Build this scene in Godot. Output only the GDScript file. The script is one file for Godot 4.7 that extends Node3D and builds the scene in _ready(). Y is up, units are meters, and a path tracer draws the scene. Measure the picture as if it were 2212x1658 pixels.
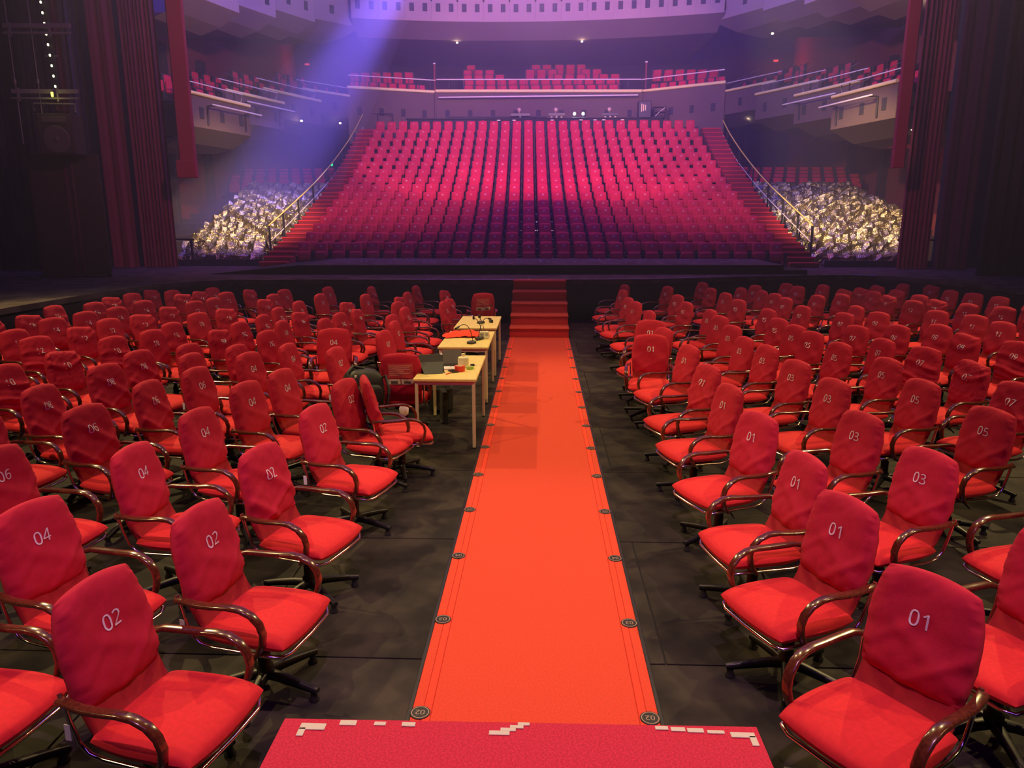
extends Node3D
# A theatre hall seen from the stage: office chairs in a sunken pit, a red carpet runner, a raked seating bank, side stalls under plastic, balconies.
# Units are metres, y is up, -z looks into the hall. The pit floor is y = 0, the stage floor round it y = 1.

const STAGE := 1.0
const WORDS := ["none", "one", "two", "three", "four", "five", "six", "seven", "eight", "nine", "ten", "eleven", "twelve", "thirteen", "fourteen", "fifteen", "sixteen", "seventeen", "eighteen", "nineteen", "twenty", "twenty-one", "twenty-two", "twenty-three", "twenty-four", "twenty-five", "twenty-six", "twenty-seven", "twenty-eight"]
var used := {}
var mats := {}
var shapes := {}
var crumple := FastNoiseLite.new()
var fine := FastNoiseLite.new()

const LEFT_CHAIRS := [
	[4, -2.35, -2.66, 80, 0], [2, -1.49, -2.67, 78, 0], [4, -2.32, -3.45, 75, 0], [2, -1.41, -3.46, 79, 0], [6, -3.18, -4.37, 78, 0],
	[2, -1.48, -4.46, 74, 1], [4, -2.31, -4.50, 85, 0], [4, -2.32, -5.41, 79, 0], [8, -4.15, -5.46, 80, 0], [6, -3.27, -5.47, 75, 1],
	[2, -1.44, -5.54, 75, 0], [8, -4.09, -6.21, 85, 1], [4, -2.33, -6.37, 75, 0], [6, -3.23, -6.43, 85, 1], [2, -1.46, -6.51, 75, 0],
	[4, -2.20, -6.96, 77, 0], [6, -3.08, -7.04, 80, 0], [10, -5.10, -7.08, 75, 2], [8, -4.09, -7.14, 75, 1], [6, -3.49, -7.82, 82, 0],
	[4, -2.89, -7.87, 75, 0], [8, -4.18, -7.96, 76, 1], [10, -5.07, -7.96, 75, 3], [12, -6.06, -8.00, 78, 1], [2, -2.01, -8.25, 79, 0],
	[6, -3.22, -8.40, 80, 1], [8, -3.82, -8.44, 78, 1], [4, -2.64, -8.52, 84, 0], [12, -6.01, -8.86, 69, 2], [10, -5.04, -8.92, 74, 2],
	[14, -6.70, -9.49, 77, 2], [4, -2.68, -9.50, 12, 0], [10, -4.84, -9.51, 75, 1], [6, -3.28, -9.51, 75, 1], [2, -1.73, -9.57, 76, 0],
	[8, -4.00, -9.68, 76, 3], [12, -6.05, -9.89, 77, 3], [10, -4.91, -10.22, 77, 2], [8, -3.97, -10.34, 78, 2], [16, -7.79, -10.47, 75, 3],
	[2, -1.76, -10.54, 84, 0], [6, -3.41, -10.55, 84, 0], [12, -6.07, -10.61, 74, 1], [14, -6.96, -10.63, 69, 2], [4, -2.86, -10.78, 82, 1],
	[16, -7.63, -11.08, 71, 3], [8, -3.93, -11.18, 85, 2], [12, -5.91, -11.19, 68, 3], [4, -1.95, -11.24, 78, 1], [10, -5.06, -11.31, 69, 1],
	[14, -6.93, -11.40, 70, 2], [4, -2.81, -11.42, 77, 2], [6, -3.53, -11.65, 79, 3], [10, -4.91, -11.99, 69, 3], [14, -6.77, -12.05, 73, 2],
	[4, -2.70, -12.12, 85, 3], [8, -4.03, -12.15, 84, 2], [2, -1.92, -12.24, 82, 2], [16, -7.95, -12.24, 79, 2], [12, -5.99, -12.28, 76, 3],
	[16, -7.58, -12.72, 69, 2], [12, -5.89, -13.00, 71, 2], [4, -2.21, -13.04, 74, 1], [14, -6.86, -13.04, 70, 2], [6, -3.14, -13.07, 74, 3],
	[8, -4.00, -13.11, 80, 1], [2, -1.39, -13.20, 81, 1], [10, -4.79, -13.52, 76, 3], [12, -5.78, -13.60, 79, 1], [16, -7.86, -13.77, 73, 3],
	[2, -1.37, -13.82, 79, 3], [4, -2.36, -14.05, 79, 3], [10, -4.91, -14.32, 76, 1], [16, -7.79, -14.36, 70, 2], [6, -3.09, -14.38, 79, 0],
	[14, -6.78, -14.39, 69, 3], [6, -4.00, -14.42, 78, 0], [12, -6.01, -14.64, 69, 2], [4, -2.34, -14.86, 81, 0], [14, -6.69, -15.00, 78, 3],
	[14, -7.29, -15.02, 73, 2], [16, -7.84, -15.26, 79, 3], [10, -5.04, -15.30, 72, 1], [2, -1.67, -15.39, 75, 3], [12, -5.82, -15.46, 80, 3],
	[14, -6.71, -15.63, 74, 2], [8, -4.28, -15.92, 75, 0], [6, -3.35, -16.09, 83, 2], [4, -2.41, -16.32, 80, 1]
]
const RIGHT_CHAIRS := [
	[1, 1.41, -2.71, -56, 0], [3, 2.22, -3.20, -66, 0], [1, 1.39, -3.66, -68, 0], [5, 2.97, -4.16, -70, 0], [1, 1.41, -4.43, -77, 0],
	[3, 2.24, -4.51, -70, 0], [1, 1.42, -5.39, -67, 0], [3, 2.21, -5.46, -71, 0], [5, 3.27, -5.64, -73, 0], [1, 1.43, -6.41, -75, 0],
	[7, 4.06, -6.60, -73, 1], [3, 2.46, -6.68, -72, 0], [5, 3.25, -6.69, -75, 0], [1, 1.45, -7.31, -69, 1], [3, 2.43, -7.60, -70, 0],
	[7, 4.27, -7.70, -77, 3], [5, 3.43, -7.79, -75, 0], [7, 4.19, -8.46, -67, 2], [1, 1.49, -8.52, -71, 0], [3, 2.40, -8.55, -73, 0],
	[5, 3.32, -8.79, -74, 0], [9, 5.52, -8.92, -68, 2], [1, 1.41, -9.12, -8, 1], [7, 3.97, -9.13, -78, 0], [3, 2.30, -9.21, -76, 0],
	[9, 5.26, -9.60, -72, 3], [5, 3.32, -9.66, -69, 1], [1, 1.43, -9.93, -68, 0], [3, 2.41, -10.19, -69, 0], [7, 4.14, -10.24, -68, 1],
	[5, 3.30, -10.26, -69, 0], [9, 4.73, -10.34, -73, 2], [9, 5.33, -10.42, -74, 2], [1, 1.56, -10.52, -18, 1], [11, 6.39, -10.74, -73, 1],
	[5, 3.29, -10.98, -70, 1], [3, 2.49, -11.23, -67, 0], [11, 6.44, -11.48, -69, 2], [13, 7.34, -11.50, -77, 3], [7, 4.52, -11.69, -72, 1],
	[9, 5.12, -11.79, -67, 2], [1, 1.50, -11.91, -77, 1], [3, 2.51, -12.06, -77, 0], [11, 6.16, -12.06, -69, 1], [5, 3.48, -12.18, -73, 1],
	[15, 7.55, -12.62, -69, 2], [7, 4.20, -12.66, -74, 1], [9, 5.10, -12.71, -79, 2], [13, 7.20, -13.11, -75, 2], [3, 2.34, -13.16, -70, 2],
	[1, 1.45, -13.19, -69, 0], [15, 8.38, -13.21, -76, 3], [13, 6.51, -13.56, -68, 2], [5, 3.38, -13.59, -68, 1], [13, 7.06, -13.81, -69, 3],
	[1, 1.40, -13.93, -74, 1], [7, 4.34, -14.02, -77, 1], [15, 8.47, -14.34, -73, 1], [3, 2.42, -14.44, -69, 1], [9, 5.11, -14.48, -72, 2],
	[13, 7.11, -14.61, -72, 1], [13, 6.51, -14.62, -77, 3], [9, 5.67, -14.72, -72, 2], [7, 4.39, -14.80, -71, 1], [5, 3.45, -14.90, -72, 0],
	[15, 8.38, -15.01, -68, 1], [11, 6.54, -15.35, -76, 2], [7, 4.31, -15.45, -78, 0], [1, 1.46, -15.45, -73, 1], [15, 8.24, -15.68, -79, 1],
	[13, 7.22, -15.78, -74, 3], [11, 6.18, -15.83, -67, 3], [5, 3.39, -15.95, -73, 2], [7, 4.05, -16.05, -74, 1], [13, 6.67, -16.17, -69, 3],
	[3, 2.54, -16.29, -68, 1], [9, 5.42, -16.47, -68, 2], [7, 4.54, -16.65, -68, 1], [1, 1.64, -16.68, -69, 1], [13, 7.28, -16.83, -74, 3],
	[11, 6.08, -16.85, -74, 1], [15, 8.51, -16.88, -71, 3], [15, 7.98, -17.18, -78, 2], [9, 5.39, -17.18, -70, 2], [5, 3.52, -17.34, -68, 2]
]

# ---------------------------------------------------------------- the scene
func spot(called: String, at: Vector3, to: Vector3, angle: float, col: Color, energy: float, size := 0.15, soft := 0.4) -> void:
	var l := SpotLight3D.new()
	l.name = called
	add_child(l)
	l.position = at
	l.look_at_from_position(at, to, Vector3.UP if absf((to - at).normalized().y) < 0.98 else Vector3.FORWARD)
	l.spot_angle = angle
	l.spot_angle_attenuation = soft
	l.light_color = col
	l.light_energy = energy
	l.light_size = size
	l.spot_range = 90.0
	l.spot_attenuation = 2.0
	l.shadow_enabled = true

func area(called: String, at: Vector3, to: Vector3, size: Vector2, col: Color, energy: float) -> void:
	var l := AreaLight3D.new()
	l.name = called
	add_child(l)
	l.look_at_from_position(at, to, Vector3.UP if absf((to - at).normalized().y) < 0.98 else Vector3.FORWARD)
	l.area_size = size
	l.area_normalize_energy = true
	l.light_color = col
	l.light_energy = energy
	l.area_range = 90.0
	l.shadow_enabled = true

func _ready() -> void:
	var cam := Camera3D.new()
	cam.name = "camera"
	add_child(cam)
	cam.fov = 54.78
	cam.near = 0.05
	cam.far = 200.0
	cam.position = Vector3(0.033, 2.45, 0)
	cam.rotation = Vector3(deg_to_rad(-12.578), deg_to_rad(2.166), 0)
	cam.current = true
	var env := Environment.new()
	env.background_mode = Environment.BG_COLOR
	env.background_color = Color.BLACK
	env.tonemap_mode = Environment.TONE_MAPPER_LINEAR
	env.tonemap_exposure = 1.0
	env.sdfgi_enabled = true
	env.ssao_enabled = true
	env.ssil_enabled = true
	env.volumetric_fog_enabled = true
	env.volumetric_fog_density = 0.0
	var we := WorldEnvironment.new()
	we.name = "environment"
	we.environment = env
	add_child(we)
	# stage lanterns over the pit: warm from both sides, violet from behind the camera
	var warm := Color(1.0, 0.86, 0.56)
	var violet := Color(0.66, 0.36, 1.0)
	spot("boom_left_far", Vector3(-9.4, 11.0, -16.5), Vector3(-4.6, 0, -9.5), 27, warm, 118, 0.06, 0.5)
	spot("boom_left_near", Vector3(-9.4, 10.5, -0.6), Vector3(-4.4, 0, -6.5), 27, warm, 60, 0.06, 0.5)
	spot("boom_right_far", Vector3(9.7, 11.0, -16.5), Vector3(5.0, 0, -9.5), 27, warm, 118, 0.06, 0.5)
	spot("boom_right_near", Vector3(9.7, 10.5, -0.6), Vector3(4.6, 0, -6.5), 27, warm, 60, 0.06, 0.5)
	spot("bridge_left", Vector3(-4.6, 13.0, -10.6), Vector3(-4.2, 0, -9.4), 38, warm, 34, 0.06)
	spot("bridge_middle", Vector3(-0.6, 13.0, -10.6), Vector3(0.1, 0, -9.4), 34, warm, 36, 0.06)
	spot("bridge_right", Vector3(4.8, 13.0, -10.6), Vector3(4.6, 0, -9.4), 38, warm, 34, 0.06)
	area("wash_behind_camera", Vector3(0, 8.0, 2.6), Vector3(0, 0.5, -7.0), Vector2(8, 1.5), violet, 14)
	spot("wash_near", Vector3(0.5, 9.0, -0.5), Vector3(0, 0, -2.3), 27, Color(1.0, 0.74, 0.84), 42, 0.08)
	# front of house lanterns on the raked seats, the side stalls and the balconies
	spot("rake_left", Vector3(-4.0, 12.0, -15.0), Vector3(-2.0, 7.5, -33.0), 22, Color(1.0, 0.66, 0.80), 235, 0.2, 0.3)
	spot("rake_right", Vector3(4.0, 12.0, -15.0), Vector3(2.0, 7.5, -33.0), 22, Color(1.0, 0.66, 0.80), 235, 0.2, 0.3)
	spot("rake_top", Vector3(0, 14.0, -26.0), Vector3(0, 1.5, -24.5), 44, Color(1.0, 0.5, 0.66), 46)
	spot("stalls_left", Vector3(-3.0, 10.0, -15.5), Vector3(-11.0, 2.4, -27.2), 12, warm, 420, 0.15, 0.6)
	spot("stalls_right", Vector3(3.0, 10.0, -15.5), Vector3(11.2, 2.4, -27.2), 12, warm, 420, 0.15, 0.6)
	spot("balcony_wash_left", Vector3(2.0, 9.0, -14.0), Vector3(-10.0, 8.0, -34.0), 30, Color(1.0, 0.84, 0.66), 230, 0.3, 0.8)
	spot("balcony_wash_right", Vector3(-2.0, 9.0, -14.0), Vector3(10.0, 8.0, -34.0), 30, Color(1.0, 0.84, 0.66), 230, 0.3, 0.8)
	spot("upper_wash", Vector3(0.0, 10.0, -20.0), Vector3(0, 13.6, -38.0), 34, Color(1.0, 0.70, 0.78), 170, 0.3, 0.8)
	spot("portal_wash_left", Vector3(2.0, 9.5, -7.0), Vector3(-11.2, 4.5, -22.0), 16, Color(1.0, 0.55, 0.80), 90, 0.2, 0.8)
	spot("portal_wash_right", Vector3(-2.0, 9.5, -7.0), Vector3(10.6, 5.0, -22.0), 14, Color(1.0, 0.55, 0.80), 70, 0.2, 0.8)
	# the violet house light that the haze takes up, and the beam
	area("house_light", Vector3(0, 14.6, -20.5), Vector3(0, 11.4, -40.0), Vector2(18, 3), Color(0.34, 0.29, 1.0), 420)
	area("stage_blue", Vector3(0, 15.5, -16.0), Vector3(0, 0, -17.0), Vector2(26, 3), Color(0.34, 0.29, 1.0), 26)
	var beam_from := Vector3(-2.4, 15.5, -30.0)
	var beam_to := Vector3(-12.6, 0.9, -30.0)
	spot("beam_lantern", beam_from, beam_to, 8.5, Color(0.58, 0.50, 1.0), 2300, 0.08, 0.9)

	crumple.seed = 4
	crumple.noise_type = FastNoiseLite.TYPE_SIMPLEX
	crumple.fractal_type = FastNoiseLite.FRACTAL_RIDGED
	crumple.fractal_octaves = 2
	crumple.frequency = 0.06
	fine.seed = 9
	fine.noise_type = FastNoiseLite.TYPE_SIMPLEX_SMOOTH
	fine.frequency = 0.03
	make_materials()
	build_shell()
	build_floor()
	build_balconies()
	build_rake()
	build_side_stalls()
	build_steps()
	build_runner()
	build_near_platform()
	build_tables()
	place_chairs()
	build_small_lamps()
	# haze: a thin bank over the hall, thinner over the stage, denser along the beam
	haze("haze_hall", Vector3(0, 8.6, -27.75), Vector3(39, 15.6, 36.5), Color(0.75, 0.72, 1.0), 0.010)
	var f := haze("haze_beam", (beam_from + beam_to) * 0.5, Vector3(6.4, (beam_to - beam_from).length() + 1.0, 6.4), Color(0.8, 0.78, 1.0), 0.085)
	f.shape = RenderingServer.FOG_VOLUME_SHAPE_CONE
	f.basis = Basis(Quaternion(Vector3.UP, (beam_from - beam_to).normalized()))

func haze(called: String, at: Vector3, size: Vector3, col: Color, density: float) -> FogVolume:
	var f := FogVolume.new()
	f.name = called
	f.shape = RenderingServer.FOG_VOLUME_SHAPE_BOX
	f.size = size
	var m := FogMaterial.new()
	m.albedo = col
	m.density = density
	f.material = m
	add_child(f)
	f.position = at
	f.set_meta("kind", "stuff")
	f.set_meta("label", "thin bluish violet stage haze hanging in the hall air")
	f.set_meta("category", "haze")
	return f

# ---------------------------------------------------------------- mesh building
class Geo:
	var v := PackedVector3Array()
	var ix := PackedInt32Array()
	var xf := Transform3D()
	func p(a: Vector3) -> int:
		v.append(xf * a)
		return v.size() - 1
	func tri(a: int, b: int, c: int) -> void:      # counter-clockwise seen from outside
		ix.append(a); ix.append(c); ix.append(b)
	func face(pts: Array) -> void:                 # a flat polygon, counter-clockwise seen from outside
		var k: Array = []
		for q in pts:
			k.append(p(q))
		for i in range(1, k.size() - 1):
			tri(k[0], k[i], k[i + 1])
	func box(c: Vector3, s: Vector3, b := 0.0) -> void:
		var h := s * 0.5
		if b <= 0.0:
			for ax in 3:
				for sg in [-1.0, 1.0]:
					var pts: Array = []
					for q in [[-1, -1], [1, -1], [1, 1], [-1, 1]]:
						var e := Vector3.ZERO
						e[ax] = sg * h[ax]
						e[(ax + 1) % 3] = q[0] * h[(ax + 1) % 3] * sg
						e[(ax + 2) % 3] = q[1] * h[(ax + 2) % 3]
						pts.append(c + e)
					face(pts)
			return
		var corner := func(sx: float, sy: float, sz: float, ax: int) -> Vector3:
			var e := Vector3(sx * (h.x - b), sy * (h.y - b), sz * (h.z - b))
			e[ax] += [sx, sy, sz][ax] * b
			return c + e
		for ax in 3:
			var o := (ax + 1) % 3
			var w := (ax + 2) % 3
			for sg in [-1.0, 1.0]:
				var pts: Array = []
				for q in [[-1, -1], [1, -1], [1, 1], [-1, 1]]:
					var sgn := [0.0, 0.0, 0.0]
					sgn[ax] = sg
					sgn[o] = q[0] * sg
					sgn[w] = q[1]
					pts.append(corner.call(sgn[0], sgn[1], sgn[2], ax))
				face(pts)
				for sh in [-1.0, 1.0]:             # the bevel along axis w between +-ax and +-o
					var a := [0.0, 0.0, 0.0]
					a[ax] = sg
					a[o] = sh
					a[w] = -1.0
					var p0: Vector3 = corner.call(a[0], a[1], a[2], ax)
					var p1: Vector3 = corner.call(a[0], a[1], a[2], o)
					a[w] = 1.0
					var p2: Vector3 = corner.call(a[0], a[1], a[2], o)
					var p3: Vector3 = corner.call(a[0], a[1], a[2], ax)
					face([p0, p1, p2, p3] if sg * sh > 0.0 else [p3, p2, p1, p0])
		for sx in [-1.0, 1.0]:
			for sy in [-1.0, 1.0]:
				for sz in [-1.0, 1.0]:
					var t := [corner.call(sx, sy, sz, 0), corner.call(sx, sy, sz, 1), corner.call(sx, sy, sz, 2)]
					if sx * sy * sz < 0.0:
						t.reverse()
					face(t)
	func ring(pts: Array) -> Array:
		var k: Array = []
		for q in pts:
			k.append(p(q))
		return k
	func join(a: Array, b: Array) -> void:         # two rings of the same size; b lies ahead, rings counter-clockwise seen from ahead
		var n := a.size()
		for i in n:
			var j := (i + 1) % n
			tri(a[i], a[j], b[j])
			tri(a[i], b[j], b[i])
	func lid(a: Array, ahead: bool) -> void:
		var pts: Array = []
		var inv := xf.affine_inverse()
		for k in a:
			pts.append(inv * v[k])
		if not ahead:
			pts.reverse()
		face(pts)
	func sweep(path: Array, prof: Array, up := Vector3.UP, scales: Array = []) -> void:   # prof: Vector2 list, counter-clockwise (x to the side, y up)
		var last: Array = []
		var n := path.size()
		for i in n:
			var d: Vector3 = (path[mini(i + 1, n - 1)] - path[maxi(i - 1, 0)]).normalized()
			var side := up.cross(d)
			if side.length() < 0.01:
				side = Vector3.RIGHT.cross(d)
			side = side.normalized()
			var u := d.cross(side)
			var k: float = scales[i] if scales.size() else 1.0
			var pts: Array = []
			for q in prof:
				pts.append(path[i] + side * q.x * k + u * q.y * k)
			var r := ring(pts)
			if i == 0:
				lid(r, false)
			else:
				join(last, r)
			last = r
		lid(last, true)
	func tube(path: Array, r: float, sides := 8, up := Vector3.UP, scales: Array = []) -> void:
		var prof: Array = []
		for i in sides:
			prof.append(Vector2(cos(TAU * i / sides), sin(TAU * i / sides)) * r)
		sweep(path, prof, up, scales)
	func lathe(pr: Array, sides := 16) -> void:    # pr: Vector2(radius, y) from the bottom up
		var last: Array = []
		for i in pr.size():
			var pts: Array = []
			for k in sides:
				var a := -TAU * k / sides
				pts.append(Vector3(cos(a) * pr[i].x, pr[i].y, sin(a) * pr[i].x))
			var r := ring(pts)
			if i == 0:
				lid(r, false)
			else:
				join(last, r)
			last = r
		lid(last, true)
	func sheet(nu: int, nv: int, f: Callable) -> void:   # smooth; f(u, v) with u to the right and v up seen from outside
		var k: Array = []
		for j in nv + 1:
			for i in nu + 1:
				k.append(p(f.call(float(i) / nu, float(j) / nv)))
		var w := nu + 1
		for j in nv:
			for i in nu:
				tri(k[j * w + i], k[j * w + i + 1], k[(j + 1) * w + i + 1])
				tri(k[j * w + i], k[(j + 1) * w + i + 1], k[(j + 1) * w + i])
	func facets(nu: int, nv: int, f: Callable) -> void:  # the same with flat facets
		var q: Array = []
		for j in nv + 1:
			for i in nu + 1:
				q.append(f.call(float(i) / nu, float(j) / nv))
		var w := nu + 1
		for j in nv:
			for i in nu:
				face([q[j * w + i], q[j * w + i + 1], q[(j + 1) * w + i + 1]])
				face([q[j * w + i], q[(j + 1) * w + i + 1], q[(j + 1) * w + i]])
	func prism(poly: PackedVector2Array, y0: float, y1: float) -> void:  # poly in (x, z)
		var t := Geometry2D.triangulate_polygon(poly)
		for i in range(0, t.size(), 3):
			var a := poly[t[i]]
			var b := poly[t[i + 1]]
			var c := poly[t[i + 2]]
			if (b - a).cross(c - a) > 0.0:
				var s := b
				b = c
				c = s
			face([Vector3(a.x, y1, a.y), Vector3(b.x, y1, b.y), Vector3(c.x, y1, c.y)])
			face([Vector3(a.x, y0, a.y), Vector3(c.x, y0, c.y), Vector3(b.x, y0, b.y)])
		var area := 0.0
		for i in poly.size():
			area += poly[i].cross(poly[(i + 1) % poly.size()])
		for i in poly.size():
			var a := poly[i]
			var b := poly[(i + 1) % poly.size()]
			if area > 0.0:
				face([Vector3(b.x, y0, b.y), Vector3(a.x, y0, a.y), Vector3(a.x, y1, a.y), Vector3(b.x, y1, b.y)])
			else:
				face([Vector3(a.x, y0, a.y), Vector3(b.x, y0, b.y), Vector3(b.x, y1, b.y), Vector3(a.x, y1, a.y)])
	func arrays() -> Array:
		var n := PackedVector3Array()
		n.resize(v.size())
		for i in range(0, ix.size(), 3):
			var a := v[ix[i]]
			var b := v[ix[i + 1]]
			var c := v[ix[i + 2]]
			var m := (c - a).cross(b - a)
			n[ix[i]] += m
			n[ix[i + 1]] += m
			n[ix[i + 2]] += m
		for i in n.size():
			n[i] = n[i].normalized() if n[i].length() > 1e-12 else Vector3.UP
		var arr := []
		arr.resize(Mesh.ARRAY_MAX)
		arr[Mesh.ARRAY_VERTEX] = v
		arr[Mesh.ARRAY_NORMAL] = n
		arr[Mesh.ARRAY_INDEX] = ix
		return arr
	func mesh() -> ArrayMesh:
		var m := ArrayMesh.new()
		m.add_surface_from_arrays(Mesh.PRIMITIVE_TRIANGLES, arrays())
		return m

# ---------------------------------------------------------------- objects
func numbered(called: String) -> String:
	var n: int = used.get(called, 0)
	used[called] = n + 1
	return called if n == 0 else "%s_%03d" % [called, n]

func thing(called: String, label: String, category: String, at := Vector3.ZERO, turn := 0.0, group := "") -> Node3D:
	var o := Node3D.new()
	o.name = numbered(called)
	add_child(o)
	o.position = at
	o.rotation.y = turn
	tag(o, label, category, group)
	return o

func tag(o: Node3D, label: String, category: String, group := "") -> void:
	o.set_meta("label", label)
	o.set_meta("category", category)
	if group != "":
		o.set_meta("group", group)

func part(called: String, m: Mesh, mat: Material, parent: Node3D = self) -> MeshInstance3D:
	var o := MeshInstance3D.new()
	o.mesh = m
	o.material_override = mat
	if parent == self:
		o.name = numbered(called)
		add_child(o)
	else:
		o.name = called
		parent.add_child(o, true)
	return o

func solo(called: String, m: Mesh, mat: Material, label: String, category: String, at := Vector3.ZERO, turn := 0.0, group := "") -> MeshInstance3D:
	var o := part(called, m, mat)
	o.position = at
	o.rotation.y = turn
	tag(o, label, category, group)
	return o

func struct(called: String, m: Mesh, mat: Material) -> MeshInstance3D:
	var o := part(called, m, mat)
	o.set_meta("kind", "structure")
	return o

func boxed(c: Vector3, s: Vector3, b := 0.0) -> ArrayMesh:
	var g := Geo.new()
	g.box(c, s, b)
	return g.mesh()

func nth(n: int) -> String:
	var names := ["first", "second", "third", "fourth", "fifth", "sixth", "seventh", "eighth", "ninth", "tenth", "eleventh", "twelfth", "thirteenth", "fourteenth", "fifteenth", "sixteenth", "seventeenth", "eighteenth", "nineteenth", "twentieth"]
	return names[n] if n < names.size() else "%dth" % (n + 1)

# flat lettering as triangles, centred, in the xy plane facing +z; each point is put on a surface by place(x, y)
func lettering(text: String, height: float, place: Callable, bold := false) -> ArrayMesh:
	var t := TextMesh.new()
	var f := SystemFont.new()
	f.font_names = PackedStringArray(["Droid Sans"])
	if bold:
		f.font_weight = 700
	t.font = f
	t.text = text
	t.font_size = 64
	t.pixel_size = 0.01
	t.depth = 0.0
	t.curve_step = 2.0
	var a := t.get_mesh_arrays()
	var src: PackedVector3Array = a[Mesh.ARRAY_VERTEX]
	var idx: PackedInt32Array = a[Mesh.ARRAY_INDEX] if a[Mesh.ARRAY_INDEX] != null else PackedInt32Array()
	if idx.is_empty():
		idx = PackedInt32Array(range(src.size()))
	var lo := Vector3(1e9, 1e9, 0)
	var hi := Vector3(-1e9, -1e9, 0)
	for q in src:
		lo = lo.min(q)
		hi = hi.max(q)
	var k := height / maxf(hi.y - lo.y, 1e-6)
	var c := (lo + hi) * 0.5
	var g := Geo.new()
	for q in src:
		g.p(place.call((q.x - c.x) * k, (q.y - c.y) * k))
	for i in range(0, idx.size(), 3):
		var va := src[idx[i]]
		var vb := src[idx[i + 1]]
		var vc := src[idx[i + 2]]
		if (vb - va).cross(vc - va).z > 0.0:
			g.tri(idx[i], idx[i + 1], idx[i + 2])
		else:
			g.tri(idx[i], idx[i + 2], idx[i + 1])
	return g.mesh()

# ---------------------------------------------------------------- materials
func lin(r: float, g: float, b: float) -> Color:
	return Color(r, g, b).linear_to_srgb()

func solid(called: String, c: Color, rough := 0.7, metal := 0.0, spec := 0.5) -> StandardMaterial3D:
	if not mats.has(called):
		var m := StandardMaterial3D.new()
		m.resource_name = called
		m.albedo_color = c
		m.roughness = rough
		m.metallic = metal
		m.metallic_specular = spec
		mats[called] = m
	return mats[called]

func noise_tex(freq: float, lo: Color, hi: Color, size := 256, octaves := 4, from := 0.3, to := 0.7) -> NoiseTexture2D:
	var n := FastNoiseLite.new()
	n.seed = int(freq * 1000.0) + 11
	n.noise_type = FastNoiseLite.TYPE_SIMPLEX_SMOOTH
	n.frequency = freq
	n.fractal_octaves = octaves
	var g := Gradient.new()
	g.offsets = PackedFloat32Array([from, to])
	g.colors = PackedColorArray([lo, hi])
	var t := NoiseTexture2D.new()
	t.width = size
	t.height = size
	t.seamless = true
	t.noise = n
	t.color_ramp = g
	return t

func textured(called: String, tex: Texture2D, scale: float, rough := 0.8, bump: Texture2D = null, depth := 0.0, world := false) -> StandardMaterial3D:
	var m := solid(called, Color.WHITE, rough)
	m.albedo_texture = tex
	m.uv1_triplanar = true
	m.uv1_world_triplanar = world
	m.uv1_scale = Vector3.ONE * scale
	if bump:
		m.heightmap_enabled = true
		m.heightmap_texture = bump
		m.heightmap_scale = depth
	return m

func lamp_mat(called: String, c: Color, e: float) -> StandardMaterial3D:
	var m := solid(called, Color(0.1, 0.1, 0.1), 0.4)
	m.emission_enabled = true
	m.emission = c
	m.emission_energy_multiplier = e
	return m

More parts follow.
